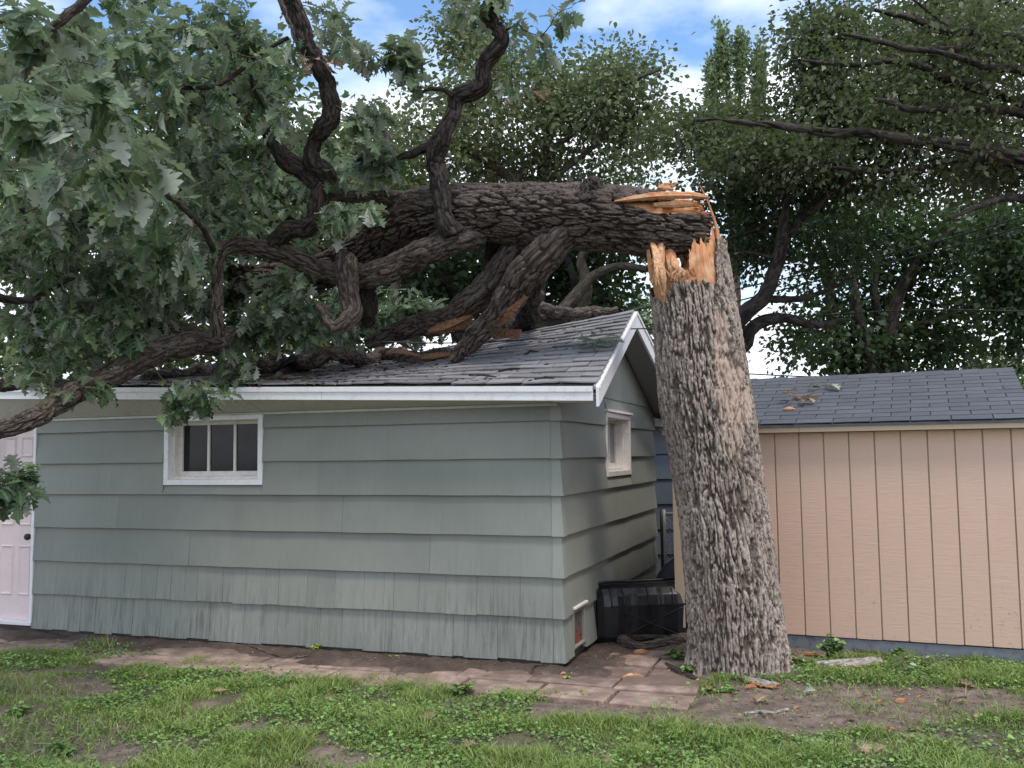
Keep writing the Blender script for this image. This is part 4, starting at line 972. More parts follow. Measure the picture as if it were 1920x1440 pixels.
slot = (np.abs(alpha - (21 - 3 * np.clip(Ls[:, None], 0, .8)) + jg * 9) < 10.5 * smooth(.80, .40, Ls)[:, None]) & (Ls[:, None] < .80)
keepv = (Ls[:, None] > lim) & ~slot
Fr = Fq.reshape(nr - 1, 210, 4); kq = keepv[:-1] & keepv[1:] & np.roll(keepv, -1, 1)[:-1] & np.roll(keepv, -1, 1)[1:]
Fk = Fr[kq]; use = np.unique(Fk); rm = -np.ones(len(V), int); rm[use] = np.arange(len(use))
link('trunk', mesh('trunk', V[use], rm[Fk], True, {'barkuv': qm[use], 'groove': gm[use]}, fsize=4), MAT['bark_fallen'], fallen)
# inner wood core behind the missing bark
core = main.copy()[:6]; core[0, :3] += (core[1, :3] - core[0, :3]) * .35; core[:, 3] *= .84
Vc, Fc_, qc, gc = tube_arrays(core, nseg=90, step=.02, bark=0, wob=.08, seed=1, cap=False)
nrc = len(Vc) // 90; Vr = Vc.reshape(nrc, 90, 3); cc = Vr.mean(1); dvc = Vr - cc[:, None]; al = np.degrees(np.arctan2(dvc[:, :, 2], -dvc[:, :, 1]))
jc = fbm(np.stack([np.cos(np.radians(al)).ravel() * 14, np.sin(np.radians(al)).ravel() * 14, np.repeat(np.arange(nrc) * .02, 90) * 1.2], 1), 4, 43).reshape(al.shape) - .5
Vr = cc[:, None] + dvc * (1 + jc * .22)[:, :, None] * (1 - .10 * np.exp(-((al - 18) / 16) ** 2))[:, :, None]
ax = (cc[0] - cc[3]) / np.linalg.norm(cc[0] - cc[3])
Vr[0] += ax[None] * (jc[0] * .25 - .05)[:, None]; Vr[1] += ax[None] * (jc[0] * .18 - .03)[:, None]
end = cc[0] - ax * .12 + (fbm(np.random.default_rng(1).normal(size=(1, 3)), 1, 1) - .5)[:, None] * .0
VL = np.vstack([Vr.reshape(-1, 3), end]); e = len(VL) - 1; jj = np.arange(0, 90, 2)
Fc_ = np.vstack([Fc_, np.stack([np.full(45, e), (jj + 2) % 90, jj + 1, jj], 1)])
link('torn_wood', mesh('torn_wood', VL, Fc_, False, {'barkuv': np.vstack([qc, qc[:1]])}, fsize=4), MAT['wood'], fallen)
shard_px([(1152, 378, 7.38, 2, 3), (1190, 372, 7.33, 8, 6), (1240, 367, 7.27, 10, 8), (1290, 366, 7.25, 9, 7), (1318, 369, 7.25, 7, 6), (1331, 371, 7.26, 2, 3)], fallen, seed=11, name='splinter')
shard_px([(1225, 385, 7.33, 4, 4), (1270, 383, 7.27, 8, 6), (1300, 383, 7.28, 6, 5), (1312, 388, 7.3, 1, 1)], fallen, seed=12)
shard_px([(1235, 352, 7.4, 5, 5), (1252, 352, 7.38, 9, 6), (1262, 358, 7.36, 2, 2), ], fallen, seed=13)
for k_, (x, y) in enumerate([(1306, 398), (1309, 408), (1313, 420), (1318, 436), (1318, 446), (1300, 390)]):
    shard_px([(x - 22, y - 2, 7.40, 5, 5), (x, y, 7.36, 3.4, 4), (x + 11 + 4 * (k_ % 3), y + random.uniform(0, 9), 7.28, 1.2, 1.2)], fallen, seed=30 + k_)
for k_ in range(5):
    x = 1235 + k_ * 13; shard_px([(x, 455, 7.5, 7, 5), (x + 3, 475, 7.48, 6, 5), (x + 6, 488 + 8 * (k_ % 2), 7.45, 1.5, 1.5)], fallen, seed=40 + k_, mat=MAT['wood_old'])

fr = np.random.default_rng(77)
def fibre(x0, y0, Y0, dx, dy, w, parent, seed, mat):
    shard_px([(x0, y0, Y0, w, w), (x0 + dx * .5 + fr.uniform(-2, 2), y0 + dy * .5 + fr.uniform(-2, 2), Y0 - .01, w * .8, w * .8), (x0 + dx, y0 + dy, Y0 - .02, .35, .35)], parent, name='splinter', mat=mat, seed=seed, ns=5)
for k_ in range(16): fibre(fr.uniform(1222, 1268), fr.uniform(505, 545), 7.25 + fr.uniform(-.02, .08), fr.uniform(-7, 5), -fr.uniform(18, 46), fr.uniform(1, 2.4), stump, 500 + k_, MAT['wood_pale'])
for k_ in range(12): fibre(fr.uniform(1262, 1294), fr.uniform(518, 536), 7.24 + fr.uniform(-.02, .05), fr.uniform(-9, 9), -fr.uniform(8, 24), fr.uniform(.8, 2), stump, 530 + k_, MAT['wood'])
for k_ in range(9): fibre(fr.uniform(1294, 1334), fr.uniform(440, 452), 7.32, fr.uniform(-4, 6), -fr.uniform(8, 22), fr.uniform(.8, 1.8), stump, 550 + k_, MAT['wood'])
for k_ in range(12): fibre(fr.uniform(1240, 1262), fr.uniform(343, 362), 7.36, fr.uniform(8, 26), fr.uniform(-7, 4), fr.uniform(.8, 2.2), fallen, 570 + k_, MAT['wood_pale'])
for k_ in range(12): fibre(fr.uniform(1296, 1310), fr.uniform(372, 400), 7.3, fr.uniform(8, 20), fr.uniform(-3, 9), fr.uniform(.8, 2), fallen, 590 + k_, MAT['wood'])

LIMBS = [  # (points, bark depth, material)
 # B: lower fork into the heart of the crown
 ([(905, 440, 8.05, 26), (850, 448, 8.0, 27), (800, 470, 8.05, 27), (745, 500, 8.15, 27), (700, 514, 8.2, 25), (655, 518, 8.25, 24), (610, 508, 8.25, 20), (565, 494, 8.2, 19), (520, 474, 8.15, 18), (470, 462, 8.1, 17), (425, 464, 8.05, 15), (409, 490, 8.0, 12), (406, 540, 8.0, 11), (407, 590, 8.0, 12), (410, 632, 8.05, 13)], .02, 'bark_fallen'),
 # hooked stub hanging off B
 ([(655, 490, 8.05, 25), (646, 515, 7.95, 22), (655, 550, 7.9, 20), (660, 580, 7.88, 20), (648, 598, 7.85, 19), (632, 610, 7.83, 15), (620, 616, 7.82, 9)], .012, 'bark_fallen'),
 ([(628, 616, 7.83, 11), (614, 606, 7.83, 9), (607, 588, 7.84, 9), (599, 573, 7.85, 10)], .006, 'bark_fallen'),
 ([(700, 500, 8.4, 20), (684, 545, 8.5, 19), (686, 580, 8.6, 17), (690, 605, 8.8, 13)], .012, 'bark_dark'),
 # E: long limb sagging in front of the eave
 ([(432, 628, 8.5, 16), (405, 640, 8.35, 24), (360, 645, 8.15, 25), (300, 660, 7.95, 25), (240, 688, 7.75, 24), (190, 708, 7.6, 23), (150, 728, 7.45, 22), (105, 757, 7.25, 21), (60, 785, 7.0, 19), (5, 808, 6.75, 17), (-70, 822, 6.5, 14), (-150, 830, 6.2, 10)], .018, 'bark_fallen'),
 ([(165, 722, 7.55, 18), (110, 724, 7.6, 16), (50, 720, 7.65, 14), (-20, 722, 7.7, 12), (-90, 730, 7.7, 8)], .012, 'bark_fallen'),
 # F: limb lying along the eave
 ([(862, 668, None, 9), (830, 667, None, 13), (783, 672, None, 15), (733, 665, None, 15), (690, 676, None, 15), (640, 665, None, 14), (590, 674, None, 15), (543, 684, None, 15), (470, 687, None, 15), (400, 697, None, 15), (330, 702, None, 13), (270, 712, None, 10)], .013, 'bark_fallen'),
 ([(545, 690, None, 8), (510, 712, None, 7), (470, 722, None, 5)], .006, 'bark_fallen'),
 # G: big limb propped on the roof
 ([(1075, 418, 7.75, 34), (1048, 446, 7.7, 36), (1018, 480, 7.72, 35), (985, 520, 7.8, 32), (960, 562, 7.92, 28), (925, 598, 8.05, 24), (893, 630, 8.2, 21), (870, 655, 8.3, 16), (848, 678, 8.35, 8)], .024, 'bark_fallen'),
 # H: dark limb behind G going down left over the roof
 ([(1000, 430, 8.05, 38), (960, 480, 8.15, 34), (925, 530, 8.25, 30), (880, 575, 8.4, 27), (830, 600, 8.6, 25), (780, 612, 8.8, 22), (730, 628, 9.0, 16), (690, 648, 9.1, 9)], .022, 'bark_fallen'),
 ([(950, 430, 8.3, 26), (930, 470, 8.5, 25), (926, 510, 8.7, 22), (935, 545, 8.8, 16)], .014, 'bark_dark'),
 # limbs reaching over the ridge
 ([(1000, 520, 8.4, 24), (990, 560, 8.9, 22), (985, 590, 9.4, 20), (975, 612, 9.6, 16)], .014, 'bark_dark'),
 ([(985, 575, 9.3, 14), (1015, 577, 9.5, 12), (1060, 588, 9.7, 12), (1110, 585, 9.8, 10), (1152, 583, 9.9, 7)], .01, 'bark_fallen'),
 ([(985, 610, 9.6, 12), (1010, 597, 9.7, 10), (1045, 594, 9.8, 9), (1075, 603, 9.9, 7)], .008, 'bark_fallen'),
 # I: upright S-shaped limb
 ([(845, 440, 7.95, 23), (838, 415, 7.9, 20), (832, 385, 7.9, 19), (826, 340, 7.9, 19), (820, 300, 7.9, 19), (830, 265, 7.85, 21), (842, 232, 7.8, 16), (852, 195, 7.8, 16), (875, 175, 7.75, 18), (895, 160, 7.7, 18), (912, 130, 7.65, 17), (928, 95, 7.6, 17), (938, 66, 7.55, 16), (922, 38, 7.5, 15), (912, 15, 7.45, 18), (925, -10, 7.4, 14), (940, -50, 7.3, 12), (930, -110, 7.2, 9)], .016, 'bark_dark'),
 ([(852, 178, 7.75, 7), (835, 170, 7.75, 5), (812, 166, 7.7, 4), (790, 171, 7.7, 3)], .003, 'bark_dark'),
 ([(925, 60, 7.6, 5), (950, 55, 7.5, 3), (972, 44, 7.5, 2)], .002, 'bark_dark'),
 ([(815, 268, 7.9, 12), (790, 280, 7.95, 9), (762, 290, 8.0, 8), (745, 296, 8.1, 3)], .006, 'bark_dark'),
 # K and J: pair of upright limbs left of it
 ([(770, 380, 8.35, 22), (735, 372, 8.3, 16), (680, 369, 8.2, 14), (630, 366, 8.05, 13), (603, 352, 7.95, 12)], .01, 'bark_fallen'),
 ([(508, 478, 8.15, 17), (520, 450, 8.1, 17), (545, 432, 8.0, 18), (578, 424, 7.95, 18), (598, 398, 7.9, 19), (606, 360, 7.85, 20), (607, 325, 7.8, 21), (592, 300, 7.75, 17), (583, 272, 7.7, 15), (595, 248, 7.65, 17), (615, 225, 7.6, 18), (622, 195, 7.55, 18), (610, 155, 7.5, 17), (596, 128, 7.45, 18), (586, 95, 7.4, 18), (572, 60, 7.35, 17), (553, 20, 7.3, 16), (540, -20, 7.2, 15), (530, -80, 7.1, 12)], .014, 'bark_dark'),
 ([(600, 345, 7.85, 18), (578, 328, 7.85, 20), (545, 305, 7.8, 20), (518, 278, 7.75, 16), (503, 252, 7.7, 9), (498, 225, 7.65, 5), (480, 172, 7.6, 4), (467, 130, 7.5, 3), (470, 80, 7.4, 2)], .01, 'bark_dark'),
 ([(600, 130, 7.5, 10), (570, 100, 7.6, 10), (553, 60, 7.65, 9), (535, 20, 7.7, 8), (520, -30, 7.7, 7)], .008, 'bark_fallen'),
 # upper left near branches
 ([(215, -40, 4.7, 11), (160, 0, 4.7, 10), (128, 28, 4.7, 10), (93, 62, 4.7, 10), (67, 95, 4.7, 9), (54, 128, 4.7, 7), (50, 170, 4.7, 4)], .004, 'bark_fallen'),
 ([(82, 62, 4.75, 5), (45, 30, 4.8, 5), (10, -5, 4.8, 5), (-30, -40, 4.8, 5)], .002, 'bark_fallen'),
 ([(40, 55, 5.6, 4), (30, 45, 5.6, 4), (0, 40, 5.5, 5), (-60, 30, 5.4, 5)], .002, 'bark_dark'),
 ([(40, 195, 4.8, 3), (80, 208, 4.9, 5), (133, 243, 5.0, 5), (187, 277, 5.1, 5), (233, 298, 5.3, 4), (317, 370, 5.8, 5), (360, 405, 6.3, 5), (385, 435, 6.8, 6), (400, 470, 7.6, 7)], .003, 'bark_dark'),
 ([(-60, 280, 5.4, 11), (0, 250, 5.5, 10), (35, 222, 5.6, 8), (50, 200, 5.6, 5)], .004, 'bark_dark'),
 ([(-50, 300, 5.6, 9), (0, 345, 5.8, 8), (25, 375, 6.0, 7), (45, 400, 6.1, 4)], .004, 'bark_dark'),
 ([(225, 135, 6.4, 3), (290, 148, 6.8, 4), (333, 163, 7.0, 4), (400, 163, 7.2, 5), (440, 140, 7.3, 5), (493, 100, 7.4, 4), (540, 70, 7.4, 4)], .002, 'bark_dark'),
 ([(-40, 545, 7.0, 8), (10, 560, 7.2, 8), (60, 562, 7.4, 6), (100, 540, 7.5, 4), (140, 520, 7.6, 2)], .003, 'bark_dark'),
 ([(60, 640, 7.8, 5), (60, 600, 7.8, 8), (66, 560, 7.8, 7), (72, 520, 7.8, 4)], .003, 'bark_dark'),
 ([(410, 640, 9.0, 20), (340, 620, 9.2, 18), (270, 590, 9.5, 16), (180, 570, 9.8, 13), (90, 570, 10, 10), (0, 560, 10, 8)], .01, 'bark_dark'),
 ([(530, 520, 9.2, 20), (470, 540, 9.4, 18), (420, 560, 9.6, 15), (330, 570, 9.8, 12), (240, 540, 10, 9)], .01, 'bark_dark'),
 ([(700, 470, 8.9, 22), (690, 420, 9.2, 16), (710, 360, 9.6, 13), (735, 300, 10, 9), (720, 240, 10.2, 6)], .008, 'bark_dark'),
]
nodes = []
for i, (sp, bd, mt) in enumerate(LIMBS):
    P = path_px([(x_, y_, Y_, r_ * .93) for x_, y_, Y_, r_ in fix(sp)]); rm_ = P[:, 3].max()
    ns_ = int(np.clip(2 * math.pi * rm_ / .011, 12, 110)) // 2 * 2
    st_ = .011 if rm_ > .05 else .03
    TubeSet().add(P, nseg=ns_, step=st_, bark=bd * .95, cell=max(.022, min(.046, rm_ * .38)), wob=.26 if rm_ > .05 else .15, seed=i + 2, asp=2.4, wig=1.5 if mt == 'bark_dark' or rm_ < .09 else .7).link('limb', MAT[mt], fallen)
    nodes.append(resample(catmull(P, 6), .12)[0][:, :3])
nodes.append(resample(catmull(main[7:], 6), .12)[0][:, :3])
FN = np.vstack(nodes)
# knot on the trunk and torn bark showing wood on limb G
TubeSet().add([[*at(1108, 372, 7.58), .16], [*at(1106, 356, 7.56), .11], [*at(1103, 341, 7.54), .075], [*at(1100, 334, 7.53), .03]], nseg=60, step=.01, bark=.03, cell=.03, wob=.5, seed=9).link('knot', MAT['bark_dark'], fallen)
shard_px([(985, 556, 7.80, 3, 6), (966, 572, 7.82, 6, 12), (945, 588, 7.92, 11, 12), (918, 604, 8.02, 9, 11), (895, 622, 8.12, 4, 6)], fallen, jagr=.6, seed=51, name='exposed_wood', mat=MAT['wood_old'])
shard_px([(806, 622, 8.52, 5, 8), (830, 617, 8.47, 11, 10), (862, 604, 8.4, 12, 10), (885, 592, 8.35, 5, 6)], fallen, jagr=.6, seed=52, name='exposed_wood', mat=MAT['wood_old'])
shard_px([(925, 624, 8.4, 9, 8), (950, 623, 8.35, 9, 8), (970, 625, 8.33, 9, 8), (976, 623, 8.33, 7, 6)], fallen, jagr=.5, seed=53, name='exposed_wood', mat=MAT['wood_old'])
shard_px([(725, 660, 8.5, 2, 2), (750, 659, 8.46, 4, 4), (775, 664, 8.46, 3, 3), (792, 668, 8.5, 1, 1)], fallen, seed=54, name='exposed_wood', mat=MAT['wood_old'])
shard_px([(790, 672, 8.48, 2, 2), (815, 668, 8.46, 5, 3), (845, 664, 8.42, 3, 2)], fallen, seed=55, name='exposed_wood', mat=MAT['wood_old'])

# ---- crown of the fallen oak: twigs with leaf rosettes
lr = np.random.default_rng(17)
def blob_px(n, cx, cy, Y, rx, ry, rY):
    v = lr.normal(size=(n, 3)); v /= np.linalg.norm(v, axis=1)[:, None]; v *= lr.random((n, 1)) ** .4
    return np.array([at(cx + a * rx, cy + b * ry, Y + c * rY) for a, b, c in v])
NEAR = [blob_px(max(6, int(n * .8)), *a) for n, a in [
 (18, (100, 200, 4.1, 150, 70, .5)), (14, (190, 290, 4.6, 130, 80, .5)), (10, (60, 40, 4.6, 100, 60, .4)), (18, (250, 350, 5.9, 110, 70, .6)), (16, (300, 90, 6.0, 140, 90, .5)), (12, (330, 460, 6.4, 80, 60, .4)), (8, (20, 330, 5.5, 60, 60, .4))]]
MIDB = [blob_px(int(n * .62), *a) for n, a in [
 (70, (300, 120, 7.3, 260, 130, .8)), (60, (420, 230, 7.6, 170, 120, .7)), (60, (120, 180, 7.2, 230, 150, .8)), (70, (120, 400, 7.6, 200, 90, .8)), (70, (300, 330, 7.9, 220, 110, .8)),
 (60, (130, 520, 7.9, 190, 90, .7)), (40, (300, 500, 8.0, 110, 80, .6)), (34, (100, 620, 7.6, 150, 60, .5)), (30, (530, 560, 8.6, 110, 70, .5)), (30, (500, 620, 8.6, 90, 55, .35)),
 (26, (690, 270, 7.9, 60, 70, .4)), (16, (740, 110, 7.6, 75, 34, .3)), (9, (655, 90, 7.6, 50, 60, .4)), (8, (640, 30, 7.6, 60, 35, .4)), (9, (900, -10, 7.5, 110, 22, .4)),
 (7, (700, 320, 8.0, 50, 30, .3)), (32, (300, 20, 7.4, 330, 60, .8)), (16, (60, 110, 7.0, 160, 80, .7)), (26, (200, 600, 8.6, 170, 60, .6)), (26, (-120, 420, 7.2, 120, 300, .7)), (16, (-90, 650, 6.8, 80, 120, .4)), (10, (430, 700, 8.3, 60, 30, .15))]]
SPEC = [(372, 730, 7.75, 40, 26, 6), (345, 760, 7.75, 25, 22, 4), (645, 420, 7.7, 32, 26, 4), (690, 400, 7.75, 22, 24, 2), (15, 890, 6.3, 35, 45, 7), (0, 930, 6.3, 26, 20, 3), (190, 730, 7.2, 24, 18, 2), (60, 690, 7.2, 40, 30, 4),
        (1082, 12, 7.4, 15, 22, 2), (1025, 92, 7.4, 8, 8, 1), (1000, 20, 7.4, 30, 14, 1), (988, 170, 7.5, 10, 8, 1), (765, 88, 7.6, 50, 24, 5), (940, 5, 7.4, 30, 14, 2), (870, 10, 7.5, 22, 12, 1)]
MIDB += [np.array([at(cx + lr.normal() * rx * .5, cy + lr.normal() * ry * .5, Y + lr.normal() * .12) for _ in range(n)]) for cx, cy, Y, rx, ry, n in SPEC]
BACK = [blob_px(int(n * .75), *a) for n, a in [(44, (690, 590, 10.6, 90, 60, .5)), (90, (230, 450, 9.4, 300, 130, .8)), (60, (450, 350, 9.4, 200, 160, .8)), (60, (60, 350, 9.2, 220, 200, .8)), (60, (200, 600, 9.6, 280, 70, .5)), (50, (560, 560, 9.8, 160, 90, .5)), (40, (640, 380, 9.4, 100, 120, .6)), (26, (800, 600, 10.0, 110, 50, .3))]]
near, midp, back = np.vstack(NEAR), np.vstack(MIDB), np.vstack(BACK)
def above_roof(P, lift=.12):
    out = []
    for p in P:
        s = (p - COR) @ S_; u = (p - COR) @ A_; t = (s - S_E) / (S_R - S_E)
        if 0 <= t <= 1 and u > -.3: p = p.copy(); p[2] = max(p[2], roof_pt(u, t)[2] + lift)
        elif t > 1 and t < 2.2 and u > -.3: p = p.copy(); p[2] = max(p[2], roof_pt(u, 1)[2] + lift - .4 * (t - 1))
        out.append(p)
    return np.array(out)
midp, back = above_roof(midp), above_roof(back)
segs, tips = grow(FN, np.vstack([near, midp, back]), .08, lr)
twig_tubes(segs, .006, 6, .07, .016).link('twigs', MAT['bark_twig'], fallen, kind='stuff')
nn_, nm = len(near), len(midp)
hi = leaf_template(HALF_HI, .22, .22, .012); mid = leaf_template(HALF_MID, .25, .28, .01); low = leaf_template(HALF_LOW, .3, .25)
def leaves_for(c, d, nper, size, T, spread, hang, seed, along=.2):
    r = np.random.default_rng(seed); p, ld, up, sz = rosette(c, d, nper, size, r, spread, hang, along); return p, ld, up, sz, T, seed
pn = leaves_for(near, tips[:nn_], 9, .19, hi, .8, .45, 1, .16)
pm = leaves_for(midp, tips[nn_:nn_ + nm], 14, .165, mid, 1.0, .35, 2, .26)
pb = leaves_for(back, tips[nn_ + nm:], 16, .165, mid, 1.0, .3, 3, .35)
# the 290 leaves that show largest are parts of their own, the rest one joined part
allp = [(pn, np.linalg.norm(pn[0] - (0, 0, EYE), axis=1))]
p, ld, up, sz, T, sd = pn; px_, py_ = to_px(p[:, 0], p[:, 1], p[:, 2]); vis = (px_ > -40) & (px_ < 1960) & (py_ > -60); order = np.argsort(np.where(vis, np.linalg.norm(p - (0, 0, EYE), axis=1) / sz, 1e9)); big = order[:290]; rest = order[290:]
lrn = np.random.default_rng(5); lm = []
for v in range(8):
    Tv = leaf_template([(x, w * lrn.uniform(.85, 1.15)) for x, w in HALF_HI], lrn.uniform(.1, .35), lrn.uniform(.05, .5), lrn.uniform(.004, .02))
    me = mesh('leaf', Tv[0], Tv[1], False, {'rnd': np.full(len(Tv[0]), (v + .5) / 8), 'vein': Tv[2] * .55}, fsize=4); me.materials.append(MAT['leaf']); lm.append(me)
floc = np.array(fallen.location)
for i in big:
    x = ld[i] / np.linalg.norm(ld[i]); y = np.cross(up[i], x); y /= np.linalg.norm(y); z = np.cross(x, y); o = bpy.data.objects.new('leaf', lm[i % 8]); C.objects.link(o); o.parent = fallen; s_ = sz[i]; l = p[i] - floc
    o.matrix_local = mathutils.Matrix(((x[0] * s_, y[0] * s_, z[0] * s_, l[0]), (x[1] * s_, y[1] * s_, z[1] * s_, l[1]), (x[2] * s_, y[2] * s_, z[2] * s_, l[2]), (0, 0, 0, 1)))
def join_leaves(parts):
    Ps, Fs, Rs, Vs = [], [], [], []; n = 0
    for (p, d, u, s, T, sd) in parts:
        P_, F_, R_, V_ = place_leaves(T, p, d, u, s, sd); Ps.append(P_); Fs.append(F_ + n); Rs.append(R_); Vs.append(V_); n += len(P_)
    return np.vstack(Ps), np.vstack(Fs), np.concatenate(Rs), np.concatenate(Vs)
link_leaves('foliage', join_leaves([(p[rest], ld[rest], up[rest], sz[rest], T, 4), pm, pb]), MAT['leaf'], fallen, kind='stuff')

# ================================================================ TREES BEHIND
TINY = (np.array([(0, 0, 0), (.45, -.34, .10), (1, 0, -.12), (.5, .34, .10)], float), np.array([(0, 1, 2, 3)]), np.array([0, 0, 0, 0.]))
SMALL = (np.array([(0, 0, 0), (.3, -.2, .05), (.62, -.36, .06), (1, 0, -.12), (.62, .36, .06), (.3, .2, .05)], float), np.array([(0, 1, 2, 3), (0, 3, 4, 5)]), np.zeros(6))
THIN = {101: .75, 105: .62, 106: .55, 107: .55, 108: .6, 102: 1.0}
def bg_tree(name, label, spec, blobs, bark, leaf, lsize, per, crad, seed, T=TINY, twig_r=.010, cat='tree', hang=.15, group=None, tmat=None, step=.06, maxr=.028, elong=(1, 1, .75)):
    per = int(per * THIN.get(seed, 1)); r = np.random.default_rng(seed); b0 = at(*spec[0][0][:3]); root = empty(name, (b0[0], b0[1], 0), label=label, cat=cat, group=group)
    nodes = []; trunk_done = False
    for i, sp in enumerate(spec):
        P = path_px(sp); rm_ = P[:, 3].max()
        if i == 0:                                       # root the trunk in the ground
            if P[0, 2] > .1: P = np.vstack([[P[0, 0], P[0, 1], -.15, P[0, 3] * 1.35], [P[0, 0], P[0, 1], P[0, 2] * .45, P[0, 3] * 1.08], P])
            root.location = (P[0, 0], P[0, 1], 0)
        else:                                            # and join every bough to the wood it grows from
            N_ = np.vstack(nodes); dd = np.linalg.norm(N_ - P[0, :3], axis=1) + 2.0 * (N_[:, 2] > P[0, 2] + .1); j_ = int(np.argmin(dd))
            if np.linalg.norm(N_[j_] - P[0, :3]) > .12: P = np.vstack([[*N_[j_], P[0, 3] * 1.15], P])
        TubeSet().add(P, nseg=int(np.clip(rm_ * 160, 8, 28)) // 2 * 2, step=step, bark=rm_ * .12, cell=max(.04, rm_ * .4), wob=.12, seed=i + seed).link('trunk' if not trunk_done else 'branch', MAT[bark], root)
        trunk_done = True; nodes.append(resample(catmull(P, 5), .25)[0][:, :3])
    B = []
    for (n, cx, cy, Y, rx, ry, rY) in blobs:
        v = r.normal(size=(n, 3)); v /= np.linalg.norm(v, axis=1)[:, None]; v *= r.random((n, 1)) ** .45
        B.append(np.array([at(cx + a * rx, cy + b_ * ry, Y + c * rY) for a, b_, c in v]))
    B = np.vstack(B); B = B[B[:, 2] > .4]
    segs, tips = grow(np.vstack(nodes), B, .09, r)
    twig_tubes(segs, twig_r, 5, .14, maxr).link('branchlets', MAT[tmat or bark], root, kind='stuff')
    n = len(B) * per; c = np.repeat(B, per, 0); off = r.normal(size=(n, 3)) * crad * np.array(elong)
    seg_d = np.repeat(tips, per, 0); back_ = -seg_d * (r.random((n, 1)) * crad * 2.2)
    pos = c + off + back_; d = off + seg_d * .2 + r.normal(size=(n, 3)) * crad * .7 + np.array([0, 0, -hang * crad]); up = np.array([0, 0, 1.0]) + rand_unit(n, r) * .9
    # one shade per clump plus a spread per leaf
    P_, F_, R_, V_ = place_leaves(T, pos, d, up, lsize * r.uniform(.55, 1.15, n), seed)
    cl = np.repeat(np.repeat(r.random(len(B)), per), len(T[0])); link_leaves('foliage', (P_, F_, .5 * R_ + .5 * cl, V_), MAT[leaf], root, kind='stuff')
    return root
# oak behind the garage
OAK = [
 [(1000, 620, 15, 20), (1005, 500, 15, 18), (1000, 400, 15, 15), (1018, 330, 15, 12), (1027, 267, 15, 9), (1053, 210, 15, 6), (1113, 150, 14.8, 4), (1150, 120, 14.6, 2)],
 [(963, 620, 14.5, 14), (966, 450, 14.5, 12), (963, 347, 14.5, 10), (927, 313, 14.4, 9), (895, 290, 14.2, 7), (860, 273, 14, 5), (820, 255, 13.8, 3), (760, 230, 13.6, 2)],
 [(966, 345, 14.5, 8), (990, 310, 14.5, 7), (1027, 283, 14.3, 6), (1070, 255, 14.2, 5), (1110, 222, 14, 5), (1160, 167, 13.8, 4), (1195, 148, 13.6, 3), (1240, 130, 13.5, 2)],
 [(1020, 340, 14.5, 6), (1070, 310, 14.3, 5), (1127, 262, 14.1, 5), (1190, 213, 13.9, 4), (1230, 190, 13.8, 3)],
 [(925, 600, 16, 12), (922, 450, 16, 11), (925, 343, 16, 10), (930, 290, 16, 9), (937, 233, 16, 7), (930, 180, 16, 5), (920, 140, 16, 3), (905, 90, 16, 2)],
 [(1030, 600, 14, 14), (1075, 560, 14, 12), (1110, 520, 14, 10), (1160, 500, 13.8, 8), (1215, 505, 13.6, 6)],
 [(1080, 600, 14.4, 12), (1100, 540, 14.4, 11), (1090, 480, 14.4, 9), (1140, 440, 14.2, 6)],
 [(760, 610, 15, 10), (745, 520, 15, 9), (780, 460, 15, 8), (860, 470, 15, 6)],
]
bg_tree('oak_tree', 'open-crowned oak behind the garage whose thin boughs fan up to the sky', OAK,
        [(80, 1080, 190, 14.5, 140, 100, 1.6), (60, 870, 200, 14.5, 120, 120, 1.5), (30, 920, 110, 15.2, 100, 60, 1.2), (30, 1190, 260, 14.2, 90, 80, 1.2), (60, 760, 330, 14.6, 130, 130, 1.4), (70, 1050, 310, 15.5, 220, 90, 1.4), (22, 1160, 140, 14, 70, 40, .7), (16, 850, 60, 15, 50, 40, .7)],
        'bark_far', 'leaf_mid', .10, 88, .21, 101, T=SMALL)
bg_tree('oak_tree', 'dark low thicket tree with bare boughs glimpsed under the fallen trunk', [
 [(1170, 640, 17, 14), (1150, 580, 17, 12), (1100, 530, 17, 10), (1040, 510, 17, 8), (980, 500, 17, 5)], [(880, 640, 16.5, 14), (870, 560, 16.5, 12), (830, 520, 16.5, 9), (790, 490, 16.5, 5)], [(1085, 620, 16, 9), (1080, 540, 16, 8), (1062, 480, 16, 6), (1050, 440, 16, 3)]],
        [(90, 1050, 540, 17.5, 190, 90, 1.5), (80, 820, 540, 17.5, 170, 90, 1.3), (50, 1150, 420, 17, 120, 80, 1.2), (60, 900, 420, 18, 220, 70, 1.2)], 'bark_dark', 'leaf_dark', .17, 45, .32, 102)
bg_tree('broadleaf_tree', 'sunlit yellow-green tree glimpsed low between ridge and broken trunk', [[(1200, 700, 24, 8), (1195, 640, 24, 7), (1190, 580, 24, 5), (1185, 540, 24, 2)]], [(46, 1175, 610, 24, 70, 60, 1.5)], 'bark_far', 'leaf_pale', .16, 46, .32, 103)
bg_tree('poplar_tree', 'slender pale green tree with upright spires rising against the sky', [[(1375, 400, 27, 9), (1372, 250, 27, 8), (1362, 140, 27, 5), (1352, 55, 27, 2)], [(1378, 250, 27, 5), (1392, 130, 27, 4), (1388, 60, 27, 2)], [(1368, 250, 27, 4), (1338, 160, 27, 3), (1333, 95, 27, 2)], [(1385, 300, 27, 5), (1425, 180, 27, 4), (1425, 95, 27, 2)]],
        [(34, 1354, 110, 27, 4, 72, .2), (26, 1386, 110, 27, 4, 66, .2), (20, 1333, 165, 27, 4, 56, .2), (26, 1422, 150, 27, 9, 70, .3), (60, 1385, 240, 27, 60, 50, 1)], 'bark_far', 'leaf_poplar', .15, 46, .11, 104, elong=(.8, .8, 1.6), hang=-2.0)
